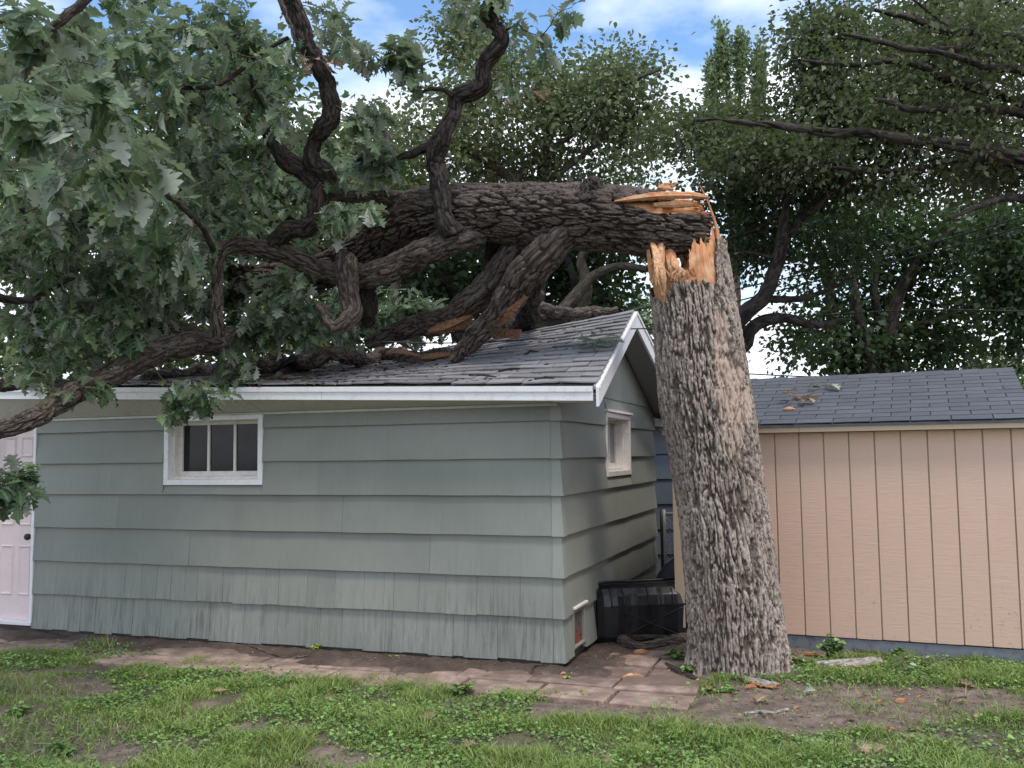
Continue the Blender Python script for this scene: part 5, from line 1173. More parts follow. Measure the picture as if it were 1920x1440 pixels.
# spreading oak coming in from the right
RO = [
 [(2080, 700, 10.5, 50), (2060, 480, 10.5, 42), (2020, 340, 10.4, 30), (1985, 305, 10.3, 16), (1920, 297, 10.2, 13), (1850, 284, 10.1, 12), (1793, 273, 10, 10), (1735, 266, 10, 9), (1675, 257, 9.9, 8), (1615, 248, 9.9, 8), (1556, 249, 9.8, 7), (1496, 241, 9.7, 6), (1440, 233, 9.6, 5), (1397, 230, 9.6, 4), (1350, 225, 9.5, 3), (1305, 226, 9.5, 2)],
 [(2030, 260, 10.4, 16), (1920, 214, 10.2, 9), (1850, 204, 10.1, 9), (1793, 202, 10, 8), (1714, 206, 9.9, 7), (1675, 194, 9.8, 5), (1635, 184, 9.7, 3)],
 [(2030, 240, 10.8, 14), (1892, 184, 10.5, 9), (1833, 166, 10.4, 9), (1766, 146, 10.2, 8), (1726, 124, 10.1, 6), (1675, 115, 10, 5), (1615, 121, 9.9, 5), (1556, 119, 9.8, 4), (1500, 112, 9.7, 2)],
 [(2040, 120, 10.6, 14), (1920, 75, 10.3, 10), (1833, 61, 10.2, 9), (1774, 59, 10.1, 8), (1714, 36, 10, 6), (1635, 18, 9.9, 4)],
 [(2040, 160, 10.2, 12), (1920, 99, 10, 8), (1850, 80, 9.9, 8), (1793, 92, 9.8, 7), (1714, 93, 9.7, 6), (1655, 79, 9.6, 5), (1576, 63, 9.5, 3)],
 [(2040, 200, 10, 12), (1920, 133, 9.9, 9), (1860, 128, 9.8, 8), (1800, 108, 9.7, 6), (1750, 95, 9.6, 4)],
 [(2060, 330, 11, 12), (1920, 310, 10.8, 8), (1800, 300, 10.7, 6), (1700, 320, 10.6, 5), (1600, 318, 10.5, 4), (1545, 312, 10.4, 2)],
 [(1990, 60, 10.6, 9), (1900, 10, 10.5, 6), (1840, -20, 10.4, 4)], [(1790, 61, 10.1, 4), (1740, 20, 10.1, 3), (1700, -10, 10, 2)],
 [(1980, 390, 10.6, 12), (1900, 370, 10.4, 8), (1840, 385, 10.2, 6), (1780, 410, 10, 4)],
]
bg_tree('oak_tree', 'great spreading oak reaching in from the right edge with long dark horizontal boughs', RO,
        [(130, 1740, 100, 12.2, 250, 120, 1.0), (110, 1600, 210, 12.2, 200, 90, 1.0), (90, 1820, 230, 12.4, 190, 110, 1.0), (70, 1430, 290, 11.6, 170, 60, .8), (30, 1530, 90, 11.6, 55, 100, .6), (50, 1830, 30, 12.2, 170, 80, .8), (60, 1700, 330, 12.6, 240, 60, .9), (30, 2050, 200, 11.5, 140, 220, 1.0), (50, 1310, 260, 12.4, 100, 60, .7), (36, 1700, 190, 10.2, 280, 170, .5), (26, 1860, 100, 10.0, 120, 120, .5), (30, 1880, 320, 11.2, 120, 60, .6)],
        'bark_dark', 'leaf_olive', .082, 118, .17, 105, T=TINY, step=.05, maxr=.016)
# slender forked tree right behind the stump
MT = [
 [(1380, 640, 12.5, 14), (1395, 590, 12.4, 16), (1430, 560, 12.3, 14), (1452, 510, 12.2, 13), (1466, 455, 12.1, 12), (1473, 396, 12.0, 9), (1476, 356, 11.9, 8), (1496, 317, 11.9, 7), (1530, 262, 11.8, 6), (1548, 222, 11.7, 6), (1552, 166, 11.6, 5), (1556, 119, 11.5, 5), (1562, 60, 11.4, 4), (1575, 5, 11.3, 3)],
 [(1466, 455, 12.1, 10), (1495, 415, 12.1, 10), (1528, 388, 12, 10), (1564, 356, 12, 8), (1607, 325, 12, 7), (1675, 297, 12, 5), (1720, 280, 12, 3)],
 [(1552, 166, 11.6, 4), (1540, 100, 11.5, 4), (1524, 40, 11.4, 3), (1515, -10, 11.4, 2)],
 [(1398, 650, 12.6, 12), (1404, 625, 12.5, 13), (1425, 605, 12.5, 12), (1470, 596, 12.6, 10), (1530, 610, 12.8, 7), (1580, 600, 13, 4)],
 [(1360, 460, 12.6, 3), (1385, 440, 12.5, 5), (1420, 430, 12.4, 4), (1465, 400, 12.2, 4)],
 [(1432, 560, 12.4, 8), (1500, 560, 12.5, 6), (1560, 540, 12.6, 4), (1600, 520, 12.7, 3)],
]
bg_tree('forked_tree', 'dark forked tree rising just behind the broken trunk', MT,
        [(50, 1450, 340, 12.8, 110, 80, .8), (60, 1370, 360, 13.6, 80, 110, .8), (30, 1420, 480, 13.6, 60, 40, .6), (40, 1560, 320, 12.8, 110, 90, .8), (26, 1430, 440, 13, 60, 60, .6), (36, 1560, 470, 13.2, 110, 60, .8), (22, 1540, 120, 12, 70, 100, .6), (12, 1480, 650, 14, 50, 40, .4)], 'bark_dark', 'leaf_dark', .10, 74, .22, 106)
DT = [
 [(1600, 760, 17, 18), (1590, 680, 17, 17), (1565, 610, 17, 13), (1555, 540, 17, 9), (1540, 460, 17, 5)],
 [(1640, 760, 16.5, 16), (1635, 690, 16.5, 14), (1610, 600, 16.5, 11), (1600, 520, 16.5, 7), (1620, 440, 16.5, 4)],
 [(1668, 760, 16.8, 18), (1667, 700, 16.8, 17), (1668, 620, 16.8, 14), (1690, 540, 16.8, 11), (1740, 470, 16.8, 7), (1800, 420, 16.8, 4)],
 [(1670, 640, 16.8, 9), (1640, 560, 16.8, 7), (1650, 470, 16.8, 4)], [(1680, 620, 16.8, 8), (1760, 600, 16.6, 6), (1850, 560, 16.4, 4)]]
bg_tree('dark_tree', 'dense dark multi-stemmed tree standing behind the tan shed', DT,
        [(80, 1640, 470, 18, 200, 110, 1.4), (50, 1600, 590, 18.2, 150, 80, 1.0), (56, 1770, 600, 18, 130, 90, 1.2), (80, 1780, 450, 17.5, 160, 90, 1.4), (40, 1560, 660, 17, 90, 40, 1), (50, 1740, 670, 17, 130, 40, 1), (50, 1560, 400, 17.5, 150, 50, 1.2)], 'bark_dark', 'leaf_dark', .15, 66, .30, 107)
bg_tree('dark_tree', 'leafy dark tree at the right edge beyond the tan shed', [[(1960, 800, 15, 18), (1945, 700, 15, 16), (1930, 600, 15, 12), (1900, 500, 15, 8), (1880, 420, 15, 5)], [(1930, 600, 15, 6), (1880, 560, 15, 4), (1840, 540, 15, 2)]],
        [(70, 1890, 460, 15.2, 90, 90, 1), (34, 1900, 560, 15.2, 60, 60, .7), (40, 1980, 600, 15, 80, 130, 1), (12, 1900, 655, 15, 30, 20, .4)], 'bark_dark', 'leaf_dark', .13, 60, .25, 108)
bg_tree('broadleaf_tree', 'far yellow-green tree low at the right edge above the shed ridge', [[(1880, 760, 34, 8), (1885, 720, 34, 6), (1890, 680, 34, 3)]], [(60, 1860, 720, 34, 90, 34, 2)], 'bark_far', 'leaf_pale', .30, 34, .5, 109)
# behind the fallen crown on the left
bg_tree('broadleaf_tree', 'pale yellow-green tree showing through the top-left of the fallen crown', [[(250, 760, 17, 20), (240, 500, 17, 16), (220, 300, 17, 11), (180, 150, 17, 6), (150, 60, 17, 3)], [(235, 400, 17, 9), (350, 280, 17, 6), (430, 180, 17, 3)]],
        [(90, 150, 200, 17.5, 190, 150, 1.5), (80, 380, 260, 17.5, 190, 150, 1.5), (70, 100, 420, 17.5, 200, 130, 1.4), (60, 330, 470, 18, 220, 120, 1.4), (70, 120, 660, 17, 240, 70, 1.2), (40, 480, 150, 18, 100, 80, 1)], 'bark_far', 'leaf_pale', .2, 44, .32, 110)
bg_tree('broadleaf_tree', 'bushy green tree behind the garage left of the upright bare limb', [[(640, 720, 19, 18), (640, 560, 19, 14), (650, 420, 19, 10), (660, 300, 19, 6), (680, 230, 19, 3)], [(645, 450, 19, 8), (560, 380, 19, 5), (510, 320, 19, 3)]],
        [(80, 640, 320, 19.5, 150, 110, 1.5), (90, 600, 480, 19.5, 220, 110, 1.5), (60, 450, 400, 19.5, 160, 120, 1.5), (50, 780, 430, 19.5, 130, 90, 1.2), (90, 450, 650, 19, 330, 80, 1.2)], 'bark_far', 'leaf_mid', .2, 44, .34, 111)
# far hedge line so the horizon is closed by greenery
hr = np.random.default_rng(8); n = 26000
hx = hr.uniform(-34, 34, n); hy = 34 + hr.normal(0, 1.2, n); top = 2.6 + 1.2 * fbm(np.stack([hx * .25, 0 * hx, 0 * hx], 1), 3, 15); hz_ = hr.random(n) ** .8 * top
P_, F_, R_, V_ = place_leaves(TINY, np.stack([hx, hy, hz_], 1), rand_unit(n, hr), np.array([0, 0, 1.]) + rand_unit(n, hr), hr.uniform(.3, .6, n), 9)
o = link_leaves('distant_hedge', (P_, F_, R_, V_), MAT['leaf_dark'], None, kind='stuff', label='low dark line of distant shrubs beyond the yard', cat='shrubs')

# ================================================================ OVERHEAD WIRES
def cable(name, pts, r_, label):
    P = np.array([[*at(x, y, Y), r_] for x, y, Y in pts]); TubeSet().add(P, nseg=6, step=.15).link(name, MAT['cable'], None, label=label, cat='cable', group='overhead wires')
cable('overhead_wire', [(2000, 380, 12.8), (1750, 455, 13.4), (1400, 538, 14.4), (1100, 600, 15)], .011, 'upper thin wire sloping across the dark trees right of the broken trunk')
cable('overhead_wire', [(2000, 402, 12.8), (1750, 472, 13.4), (1400, 560, 14.4), (1100, 640, 15)], .011, 'second sloping wire just below the upper one right of the broken trunk')
cable('overhead_wire', [(2000, 585, 13), (1700, 582, 13.6), (1400, 602, 14.4), (1100, 628, 15)], .010, 'nearly level wire crossing the white sky gap beside the broken trunk')
cable('overhead_wire', [(2000, 655, 13), (1800, 690, 13.6), (1560, 706, 14), (1380, 700, 14.6)], .010, 'lowest wire sagging just above the tan shed ridge')
cable('overhead_wire', [(700, 640, 8.15), (850, 643, 8.3), (1060, 632, 8.6), (1160, 618, 8.7), (1240, 616, 8.5)], .006, 'black wire stretched across the garage roof to the broken trunk')

# ================================================================ GRASS AND WEEDS
def scatter(n, r, power=1.0):
    x = r.uniform(-5.2, 5.4, n); y = r.uniform(4.4, 9.0, n); d = lawn_density(x, y) ** power; k = r.random(n) < d; x, y = x[k], y[k]
    s = (x - COR[0]) * S_[0] + (y - COR[1]) * S_[1]; u = (x - COR[0]) * A_[0] + (y - COR[1]) * A_[1]
    rel = (x - SO[0]) * KS[0] + (y - SO[1]) * KS[1]
    k = ~((s > -.08) & (u > -.05)) & (rel < -.02) & (np.hypot(x - 1.78, y - 7.46) > .5)
    return x[k], y[k], ground_z(x[k], y[k])
gr = np.random.default_rng(31)
x, y, z = scatter(360000, gr, .95); n = len(x)
clump = fbm(np.stack([x * 3, y * 3, 0 * x], 1), 3, 44); clh = fbm(np.stack([x * 1.3, y * 1.3, 0 * x + 2], 1), 2, 45)
kk = clump > .36; x, y, z, clump, clh = x[kk], y[kk], z[kk], clump[kk], clh[kk]; n = len(x)
h = gr.uniform(.018, .058, n) * (.45 + 1.2 * smooth(.40, .66, clump)); w = gr.uniform(.0018, .0040, n); ang = gr.uniform(0, 6.283, n); lean = gr.normal(0, .75, (n, 2)) * h[:, None]
B = np.stack([x, y, z - .004], 1); wd = np.stack([np.cos(ang) * w, np.sin(ang) * w, 0 * w], 1); Mv = B + np.stack([lean[:, 0] * .35, lean[:, 1] * .35, h * .6], 1); Tv = B + np.stack([lean[:, 0], lean[:, 1], h * .95], 1)
V = np.stack([B - wd, B + wd, Mv + wd * .8, Mv - wd * .8, Tv + wd * .12, Tv - wd * .12], 1).reshape(-1, 3); i = np.arange(n)[:, None] * 6
Fq = np.concatenate([i + np.array([[0, 1, 2, 3]]), i + np.array([[3, 2, 4, 5]])], 1).reshape(-1, 4)
link('grass', mesh('grass', V, Fq, False, {'rnd': np.repeat(np.clip(.55 * gr.random(n) + .6 * (clh - .25), 0, 1), 6), 'vein': np.zeros(n * 6)}, fsize=4), MAT['grass'], kind='stuff', label='patchy uneven lawn grass in front of the garage', cat='grass')
RND = (lambda t: t)(leaf_template(HALF_ROUND, .25, .2))
x, y, z = scatter(110000, gr, .7); cw = fbm(np.stack([x * 1.5, y * 1.5, 0 * x + 7], 1), 3, 47); px_, py_ = to_px(x, y, z)
k = gr.random(len(x)) < np.clip(smooth(.40, .58, cw) + .35 * smooth(1100, 1300, px_) + .7 * smooth(1460, 1480, px_) * smooth(1300, 1280, py_), 0, 1); x, y, z = x[k], y[k], z[k]; n = len(x)
a = gr.uniform(0, 6.283, n); d = np.stack([np.cos(a), np.sin(a), gr.uniform(-.1, .45, n)], 1); up = np.array([0, 0, 1.]) + rand_unit(n, gr) * .45
P_, F_, R_, V_ = place_leaves(RND, np.stack([x, y, z + gr.uniform(.006, .045, n)], 1), d, up, gr.uniform(.010, .030, n), 12)
link_leaves('ground_weeds', (P_, F_, R_, V_), MAT['weed'], kind='stuff', label='low broad-leaved weeds spreading through the grass', cat='weeds')

def weed_plant(px, py, h_, w_, n, label, mat='weed', ls=.03, seed=1, group=None, name='weed_plant', zz=None):
    r = np.random.default_rng(seed); g = on_ground(px, py); root = empty(name, g, label=label, cat='plant', group=group); st = TubeSet(); pos = []; ds = []
    for i in range(n):
        a = r.uniform(0, 6.283); t = r.random(); rr = w_ * r.random() ** .7; tip = g + np.array([math.cos(a) * rr, math.sin(a) * rr * .8, h_ * r.uniform(.35, 1) * (1 - .45 * (rr / w_) ** 2)]); m_ = g + (tip - g) * .5 + np.array([0, 0, h_ * .15])
        st.add([[*(g + [math.cos(a) * rr * .2, math.sin(a) * rr * .2, -.01]), .0024], [*m_, .002], [*tip, .0012]], nseg=4, step=.03, cap=False)
        for q_ in range(7):
            f = r.uniform(.35, 1.0); p = g + (tip - g) * f + np.array([0, 0, h_ * .12 * (1 - abs(2 * f - 1))]); pos.append(p); b_ = r.uniform(0, 6.283); ds.append((math.cos(b_), math.sin(b_), r.uniform(-.1, .5)))
    st.link('stem', MAT['weed'] if mat == 'weed' else MAT['seedling'], root)
    P_, F_, R_, V_ = place_leaves(RND, np.array(pos), np.array(ds), np.array([0, 0, 1.]) + rand_unit(len(pos), r) * .5, ls * r.uniform(.6, 1.3, len(pos)), seed)
    link_leaves('leaves', (P_, F_, R_, V_), MAT[mat], root, kind='stuff'); return root
weed_plant(1560, 1238, .22, .13, 26, 'tallest green weed clump growing against the tan shed skid', seed=2, ls=.04)
weed_plant(1490, 1262, .17, .16, 30, 'bushy green weed hugging the right side of the trunk base', seed=3, ls=.042)
weed_plant(1268, 1238, .13, .09, 14, 'small weed at the left foot of the broken trunk by the pavers', seed=4, ls=.034)
weed_plant(1294, 1262, .10, .09, 14, 'low weed in front of the left foot of the trunk', seed=5, ls=.032)
weed_plant(1352, 1300, .06, .16, 16, 'flat sprawling weed on the soil before the trunk', seed=6, ls=.028)
weed_plant(1685, 1232, .12, .05, 6, 'thin weed sprouting against the grey skid mid-wall', seed=7, ls=.03)
weed_plant(595, 1228, .11, .05, 8, 'yellow-green seedling at the wall foot below the window', 'seedling', .026, 8, name='seedling')
weed_plant(738, 1240, .07, .06, 8, 'yellow-green seedling at the wall foot right of the other one', 'seedling', .026, 9, name='seedling')
weed_plant(1063, 1276, .05, .03, 4, 'tiny yellow-green sprout beside an orange chip near the garage corner', 'seedling', .022, 10, name='seedling')
weed_plant(870, 1300, .10, .12, 14, 'taller leafy weed at the lawn edge under the middle of the wall', seed=11, ls=.035)
weed_plant(110, 1412, .06, .10, 10, 'flat weed on the bare soil in the bottom-left corner', seed=12, ls=.04)
weed_plant(30, 1345, .10, .13, 12, 'tufty weed at the left edge of the lawn', seed=13, ls=.035)

# ================================================================ DEBRIS
def stick(pts, r_, label, mat='bark_twig', name='stick', fork=None, ns=10, bark=.002, surf=on_ground, lift=.0):
    P = []; n = len(pts)
    for i, (x, y) in enumerate(pts):
        g = surf(x, y); gz = float(ground_z(np.array([g[0]]), np.array([g[1]]))[0]) if surf is on_ground else g[2]; P.append([g[0], g[1], gz + r_ * .8 + lift, r_ * (1 - .35 * i / max(1, n - 1))])
    ts = TubeSet().add(P, nseg=ns, step=.02, bark=bark, cell=.02, wob=.25, seed=len(label))
    if fork:
        a = np.array(P[fork[0]][:3]); g = surf(*fork[1]); ts.add([[*a, r_ * .7], [*((a + g) / 2 + (0, 0, .01)), r_ * .55], [g[0], g[1], a[2] + .01, r_ * .35]], nseg=8, step=.02, bark=bark, cell=.02, seed=3)
    return ts.link(name, MAT[mat], None, label=label, cat='stick')
MAT['bark_pale'] = bark_mat('bark_pale', (.08, .065, .055), (.26, .23, .2), (.45, .42, .38))
stick([(1397, 1340), (1425, 1336), (1450, 1338), (1478, 1333)], .013, 'pale grey knobbly stick lying on the bare soil in front of the trunk', 'bark_pale', fork=(1, (1438, 1347)))
stick([(1811, 1308), (1782, 1312), (1776, 1322), (1790, 1335), (1810, 1346)], .009, 'curved hook-shaped brown stick on bare soil below the tan shed', 'bark_twig')
stick([(667, 1347), (700, 1355), (747, 1368)], .006, 'thin pale twig lying in the middle of the lawn', 'bark_pale')
stick([(40, 1434), (70, 1412), (105, 1398), (148, 1382)], .010, 'forked bare stick in the bottom-left soil patch', 'bark_pale', fork=(2, (60, 1400)))
stick([(467, 1222), (500, 1231), (540, 1235), (578, 1234)], .008, 'long dark twig on the pavers below the window', 'bark_twig')
stick([(996, 1270), (1002, 1263), (1030, 1260)], .008, 'short dark crooked twig on the damp soil near the garage corner', 'bark_dark')
stick([(1145, 1290), (1180, 1292), (1210, 1284), (1262, 1272)], .009, 'dark twig lying across the paver joints', 'bark_dark')
stick([(1520, 1281), (1545, 1280), (1572, 1278)], .010, 'short grey branch piece with side nub on the soil right of the trunk', 'bark_pale', fork=(1, (1566, 1295)))
stick([(1600, 1226), (1635, 1228), (1675, 1236)], .016, 'brown weathered stick lying along the foot of the shed skid', 'bark_twig')
stick([(1512, 1338), (1540, 1342)], .004, 'very thin straight twig on bare soil right of the pale stick', 'bark_pale')
# gnarled root across the gap
P = [[*on_ground(1104, 1206), .045], [*on_ground(1130, 1200), .06], [*on_ground(1160, 1208), .05], [*on_ground(1200, 1216), .035], [*on_ground(1240, 1212), .04], [*on_ground(1285, 1208), .05], [*on_ground(1320, 1212), .05]]
for p, dz in zip(P, (.03, .055, .045, .02, .03, .04, .03)): p[2] = dz
TubeSet().add(P, nseg=36, step=.012, bark=.02, cell=.035, wob=.4, seed=5, asp=4).link('gnarled_root', MAT['bark_twig'], None, label='gnarled brown root crossing the soil in front of the black tub', cat='root')
P = [[*on_ground(1108, 1205), .02], [*on_ground(1150, 1204), .03], [*on_ground(1190, 1209), .028], [*on_ground(1290, 1200), .03]]
for p in P: p[2] = .09 if p[0] < .9 else .06
TubeSet().add(P, nseg=20, step=.015, bark=.01, cell=.03, wob=.3, seed=6, asp=4).link('gnarled_root', MAT['bark_dark'], None, label='thinner dark root lying on top of the gnarled one by the tub', cat='root')

def slab(px0, py0, px1, py1, wdt, thk, label, matb='bark_twig', name='bark_slab', z=.02, seed=0):
    """curved piece of bark with a torn orange underside edge"""
    r = np.random.default_rng(seed); a, b_ = on_ground(px0, py0), on_ground(px1, py1); a[2] = b_[2] = 0; L_ = b_ - a; ln = np.linalg.norm(L_); X = L_ / ln; Y = np.array([-X[1], X[0], 0]); root = empty(name, (a + b_) / 2, label=label, cat='bark piece')
    nL, nW = 26, 9; V = []; qv = []; g = []
    gz = float(ground_z(np.array([(a + b_)[0] / 2]), np.array([(a + b_)[1] / 2]))[0])
    for i in range(nL):
        for j in range(nW):
            f = j / (nW - 1) * 2 - 1; w = wdt * (.6 + .4 * math.sin(math.pi * (i + .6) / nL)) * (1 + .25 * (r.random() - .5)); e = (r.random() - .5) * .03 * (i in (0, nL - 1))
            p = a + X * (ln * i / (nL - 1) + e) + Y * w * f / 2 + np.array([0, 0, gz + z + (1 - f * f) * wdt * .22]); V.append(p); qv.append((f * .1, .1 * f * f, ln * i / nL))
    qv = np.array(qv); gg = bark_height(qv * 1.0 + seed, .03, 2.5); V = np.array(V); V[:, 2] += gg * .012
    i = (np.arange(nL - 1)[:, None] * nW + np.arange(nW - 1)[None]).reshape(-1); Fq = np.stack([i, i + nW, i + nW + 1, i + 1], 1)
    link('bark', mesh('bark', V, Fq, True, {'barkuv': qv, 'groove': gg}, fsize=4), MAT[matb], root)
    V2 = V.copy(); V2[:, 2] -= thk; jitter = (r.random((len(V2), 3)) - .5) * .006; V2 += jitter
    n1 = len(V); VV_ = np.vstack([V2 + (0, 0, thk * .75), V2]); rim_ = [j for j in range(nW)] + [k * nW + nW - 1 for k in range(1, nL)] + [(nL - 1) * nW + j for j in range(nW - 2, -1, -1)] + [k * nW for k in range(nL - 2, 0, -1)]
    Fr_ = [(rim_[k], rim_[(k + 1) % len(rim_)], n1 + rim_[(k + 1) % len(rim_)], n1 + rim_[k]) for k in range(len(rim_))]
    Fall = np.vstack([Fq, Fq[:, ::-1] + n1, np.array(Fr_)])
    link('torn_wood', mesh('torn_wood', VV_, Fall, False, {'barkuv': np.vstack([qv, qv])}, fsize=4), MAT['wood'], root)
slab(1530, 1262, 1648, 1252, .15, .022, 'large curved slab of pinkish bark lying right of the trunk', 'bark_pale', seed=1, z=.03)
slab(1401, 1288, 1458, 1300, .09, .02, 'narrow bark piece with orange torn edge on soil before the trunk', 'bark_pale', seed=2)
slab(1250, 1248, 1308, 1277, .09, .03, 'dark bark plank with bright orange edge beside the left weeds', 'bark_dark', seed=3, z=.025)
def chip(px, py, L_, label, seed, mat='wood', z=.012, surf=on_ground, name='wood_chip', ang=None):
    r = np.random.default_rng(seed); g = surf(px, py).copy(); 
    if surf is on_ground: g[2] = float(ground_z(np.array([g[0]]), np.array([g[1]]))[0])
    g[2] += z; a = r.uniform(-.6, .6) if ang is None else ang; d = np.array([math.cos(a), math.sin(a), 0]) * L_ / 2
    me = shard(name, [[*(g - d), L_ * .06, L_ * .05], [*(g - d * .4 + (0, 0, .006)), L_ * .17, L_ * .09], [*(g + d * .4 + (0, 0, .008)), L_ * .15, L_ * .08], [*(g + d), L_ * .04, L_ * .03]], None, seed=seed)
    return link(name, me, MAT[mat], None, label=label, cat='wood chip')
for a in [(1188, 1270, .17, 'bright orange wood chip lying on the front pavers', 61), (1202, 1225, .14, 'orange torn wood chip on the far pavers near the root', 62), (1178, 1236, .06, 'tiny orange flake on the pink paver left of the larger chip', 63),
          (1222, 1199, .10, 'pale wood chip resting on the gnarled root', 64), (1522, 1234, .12, 'rounded orange wood chunk among weeds right of the trunk', 65), (1649, 1325, .06, 'small orange chip alone on the bare soil below the shed', 66),
          (1667, 1374, .09, 'orange-brown chip at the lower edge of the bare soil', 67), (1805, 1320, .06, 'round orange chip beside the curved stick', 68), (1408, 1300, .09, 'orange chip tucked under the narrow bark piece', 69),
          (1330, 1296, .07, 'small orange sliver on soil left of the narrow bark piece', 70), (1268, 1245, .09, 'short orange chip leaning on the dark bark plank', 71), (1056, 1268, .05, 'orange flake beside the tiny sprout near the garage corner', 72), (1690, 1318, .08, 'brownish chip on bare soil centre right', 73), (1725, 1280, .07, 'orange chip at the grass edge under the shed', 74)]:
    chip(*a)
cg = np.random.default_rng(640)
for i in range(22):
    x_, y_ = (cg.uniform(1180, 1330), cg.uniform(1215, 1320)) if i < 10 else (cg.uniform(1380, 1850), cg.uniform(1262, 1345))
    o = chip(x_, y_, cg.uniform(.03, .065), 'little orange wood flake among those strewn on the pavers left of the trunk' if i < 10 else 'little orange wood flake among those strewn on the bare soil right of the trunk', 640 + i, z=.008, name='wood_flake', ang=cg.uniform(0, 3.1)); o['group'] = 'wood flakes on the pavers' if i < 10 else 'wood flakes on the bare soil'
# small litter on soil: flakes nobody could count
fr_ = np.random.default_rng(51); n = 7000; x = fr_.uniform(-3.6, 4.6, n); y = fr_.uniform(5.4, 9.2, n)
s = (x - COR[0]) * S_[0] + (y - COR[1]) * S_[1]; u = (x - COR[0]) * A_[0] + (y - COR[1]) * A_[1]; dn = lawn_density(x, y); k = ~((s > -.1) & (u > 0)) & (fr_.random(n) > dn * .7); x, y = x[k], y[k]; n = len(x); a = fr_.uniform(0, 6.283, n)
P_, F_, R_, V_ = place_leaves(SMALL, np.stack([x, y, ground_z(x, y) + .006], 1), np.stack([np.cos(a), np.sin(a), 0 * a + fr_.normal(0, .15, n)], 1), np.array([0, 0, 1.]) + rand_unit(n, fr_) * .4, fr_.uniform(.006, .026, n), 5)
link_leaves('ground_litter', (P_, F_, R_, V_), MAT['leaf_dead'], kind='stuff', label='scattered small leaf and bark flakes on the soil', cat='litter')
# litter on the roof
n = 4200; uu = fr_.uniform(.1, 5.5, n); tt = fr_.random(n) ** 1.2 * .95; k = fr_.random(n) < .25 + .75 * smooth(.8, 2.2, uu); uu, tt = uu[k], tt[k]; n = len(uu)
pos = np.array([roof_pt(a_, b_) for a_, b_ in zip(uu, tt)]) + (0, 0, .03); a = fr_.uniform(0, 6.283, n); nr_ = np.cross(roof_pt(1, .5) - roof_pt(2, .5), roof_pt(1, .5) - roof_pt(1, .2)); nr_ *= np.sign(nr_[2]) / np.linalg.norm(nr_)
P_, F_, R_, V_ = place_leaves(SMALL, pos, np.stack([np.cos(a), np.sin(a), .3 * np.sin(a)], 1), nr_ + rand_unit(n, fr_) * .35, fr_.uniform(.015, .07, n), 6)
m, nt, b = M('bark_crumbs'); nt.links.new(ramp(nt, attr(nt, 'rnd'), [(0, (.02, .014, .012)), (.7, (.07, .045, .035)), (1, (.22, .12, .08))]), b.inputs['Base Color']); MAT['crumbs'] = m
link_leaves('roof_litter', (P_, F_, R_, V_), MAT['crumbs'], kind='stuff', label='dark bark crumbs and leaf litter strewn over the garage shingles', cat='litter')
def on_roof(px, py):
    Y = roof_Y(px, py); return at(px, py, Y) + np.array([0, 0, .03])
def on_shed(px, py):
    d = ray(px, py)
    for Y in np.arange(7, 10, .01):
        p = np.array([0, 0, EYE]) + d * (Y / d[1]); s = (p - SO) @ KS; t = (s + .125) / 1.725
        if 0 <= t <= 1 and p[2] <= 1.932 + .523 * t: return p + np.array([0, 0, .022])
    return p
for i, (x0, y0, x1, y1) in enumerate([(935, 705, 975, 700), (1002, 720, 1040, 718), (880, 712, 930, 716), (985, 672, 1010, 668)]):
    stick([(x0, y0), ((x0 + x1) / 2, (y0 + y1) / 2 - 2), (x1, y1)], .012, ['curled dark bark strip on the shingles midway up the roof', 'reddish dark bark strip near the roof corner above the eave', 'flat bark scrap on the roof below the propped limb', 'small bark scrap high on the shingles near the ridge'][i], 'bark_dark', 'bark_strip', surf=on_roof, ns=8)
# fallen leaf sprigs
def sprig(c, n, size, label, mat, seed, spread=.5, T=mid, flat=.35, rad=.1, name='leaf_sprig', normal=(0, 0, 1)):
    r = np.random.default_rng(seed); root = empty(name, c, label=label, cat='leaf sprig' if n > 2 else 'leaf'); a = np.linspace(0, 6.283, n, endpoint=False) + r.uniform(0, .6, n); N = np.array(normal, float)
    for k_ in range(n):
        d = np.array([math.cos(a[k_]), math.sin(a[k_]), r.uniform(min(-.05, flat), max(flat, -.04))]); pos = c + d * rad * r.uniform(.1, 1) + np.array([0, 0, r.uniform(0, .05)])
        P_, F_, R_, V_ = place_leaves(T, pos[None], d[None], (N + rand_unit(1, r)[0] * spread)[None], np.array([size * r.uniform(.7, 1.1)]), seed + k_)
        link_leaves('leaf', (P_, F_, R_, V_), MAT[mat], root)
    TubeSet().add([[*(c + (-rad, 0, .01)), .003], [*(c + (0, 0, .03)), .004], [*(c + (rad, .02, .02)), .002]], nseg=5, step=.03).link('stem', MAT['bark_twig'], root)
    return root
sprig(on_roof(1120, 655), 22, .13, 'fresh green oak sprig lying on the shingles by the white rake', 'leaf', 201, flat=.8, rad=.12, spread=.6)
sprig(on_shed(1543, 732), 4, .19, 'pale green upturned leaf sprig high on the tan shed roof', 'leaf_silver', 202, rad=.04)
sprig(on_shed(1500, 758), 9, .16, 'curled brown dead leaf cluster on the tan shed roof', 'leaf_dead', 203, rad=.07, flat=.7)
chip(1480, 774, .10, 'orange wood chip on the tan shed roof just below the dead leaves', 75, surf=on_shed, z=.01)
sprig(on_ground(1700, 1246, .08), 4, .13, 'wilted silvery leaf sprig standing in weeds under the tan shed', 'leaf_silver', 204, flat=.9, rad=.05)
sprig(on_ground(1733, 1243, .06), 2, .13, 'single silvery upturned leaf right of the wilted sprig', 'leaf_silver', 205, flat=.6, rad=.03)
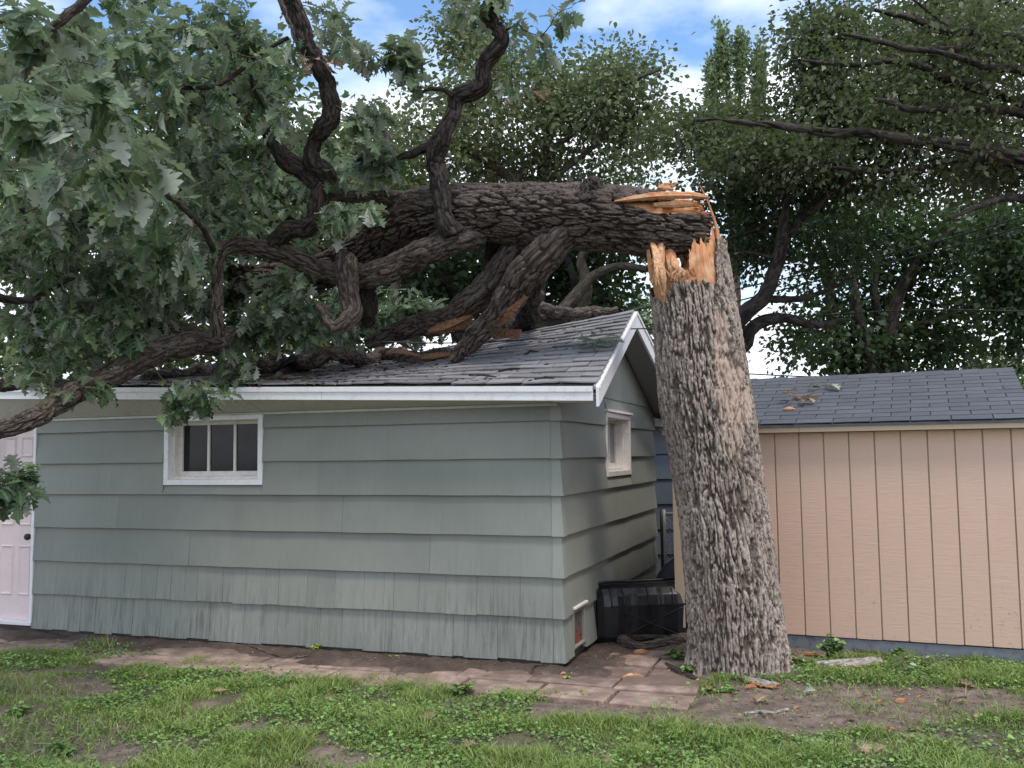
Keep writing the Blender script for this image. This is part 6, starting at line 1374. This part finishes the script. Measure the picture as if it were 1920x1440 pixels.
for i, (x_, y_, lb, mt) in enumerate([(1530, 1398, 'white-backed leaf lying in the lower right grass', 'leaf_silver'), (1534, 1309, 'pale leaf scrap on bare soil right of the trunk', 'leaf_silver'), (1694, 1382, 'tan dead leaf at the lower edge of the soil band', 'leaf_dead'), (1727, 1383, 'tan dead leaf just right of its twin on the soil edge', 'leaf_dead'),
      (1669, 1408, 'dead leaf in the grass below the soil band', 'leaf_dead'), (1619, 1405, 'crescent-shaped dead leaf in the lower right grass', 'leaf_dead'), (1580, 1356, 'pale dead leaf on the soil edge right of centre', 'leaf_dead'), (1440, 1316, 'pale dead leaf behind the grey stick', 'leaf_dead'),
      (817, 1352, 'upright pale dead leaf in mid-lawn', 'leaf_dead'), (787, 1368, 'small brown dead leaf left of the upright one', 'leaf_dead'), (900, 1405, 'frayed brown dead leaf at the bottom centre', 'leaf_dead'), (253, 1284, 'pale dead leaf in the grass under the left wall', 'leaf_dead'), (432, 1304, 'orange-brown dead leaf in the grass below the window', 'leaf_dead'), (638, 1316, 'brown dead leaf in the grass left of centre', 'leaf_dead'), (1790, 1290, 'tan dead leaf in the grass under the shed at right', 'leaf_dead'), (1128, 1425, 'orange dead leaf at the bottom edge right of centre', 'leaf_dead')]):
    g = on_ground(x_, y_); g[2] = float(ground_z(g[:1], g[1:2])[0]) + .03; r_ = np.random.default_rng(300 + i); a_ = r_.uniform(0, 6.28)
    P_, F_, R_, V_ = place_leaves(hi, g[None], np.array([[math.cos(a_), math.sin(a_), .15]]), np.array([[r_.normal() * .4, -.3, 1.]]), np.array([r_.uniform(.09, .14)]), i)
    link_leaves('fallen_leaf', (P_, F_, R_, V_), MAT[mt], label=lb, cat='leaf')
# dead leaf tangles caught in the broken limbs
for i, (x_, y_, Y_, nn2, lb) in enumerate([(603, 112, 7.35, 26, 'brown dead leaf tangle caught on the left upright limb'), (985, 170, 13.5, 22, 'hanging rusty dead leaf bunch in the oak right of the upright limb')]):
    sprig(at(x_, y_, Y_), nn2, .11 if i == 0 else .22, lb, 'leaf_brown', 400 + i, flat=-.9, rad=.10 if i == 0 else .2, spread=2.5, name='dead_leaf_tangle')
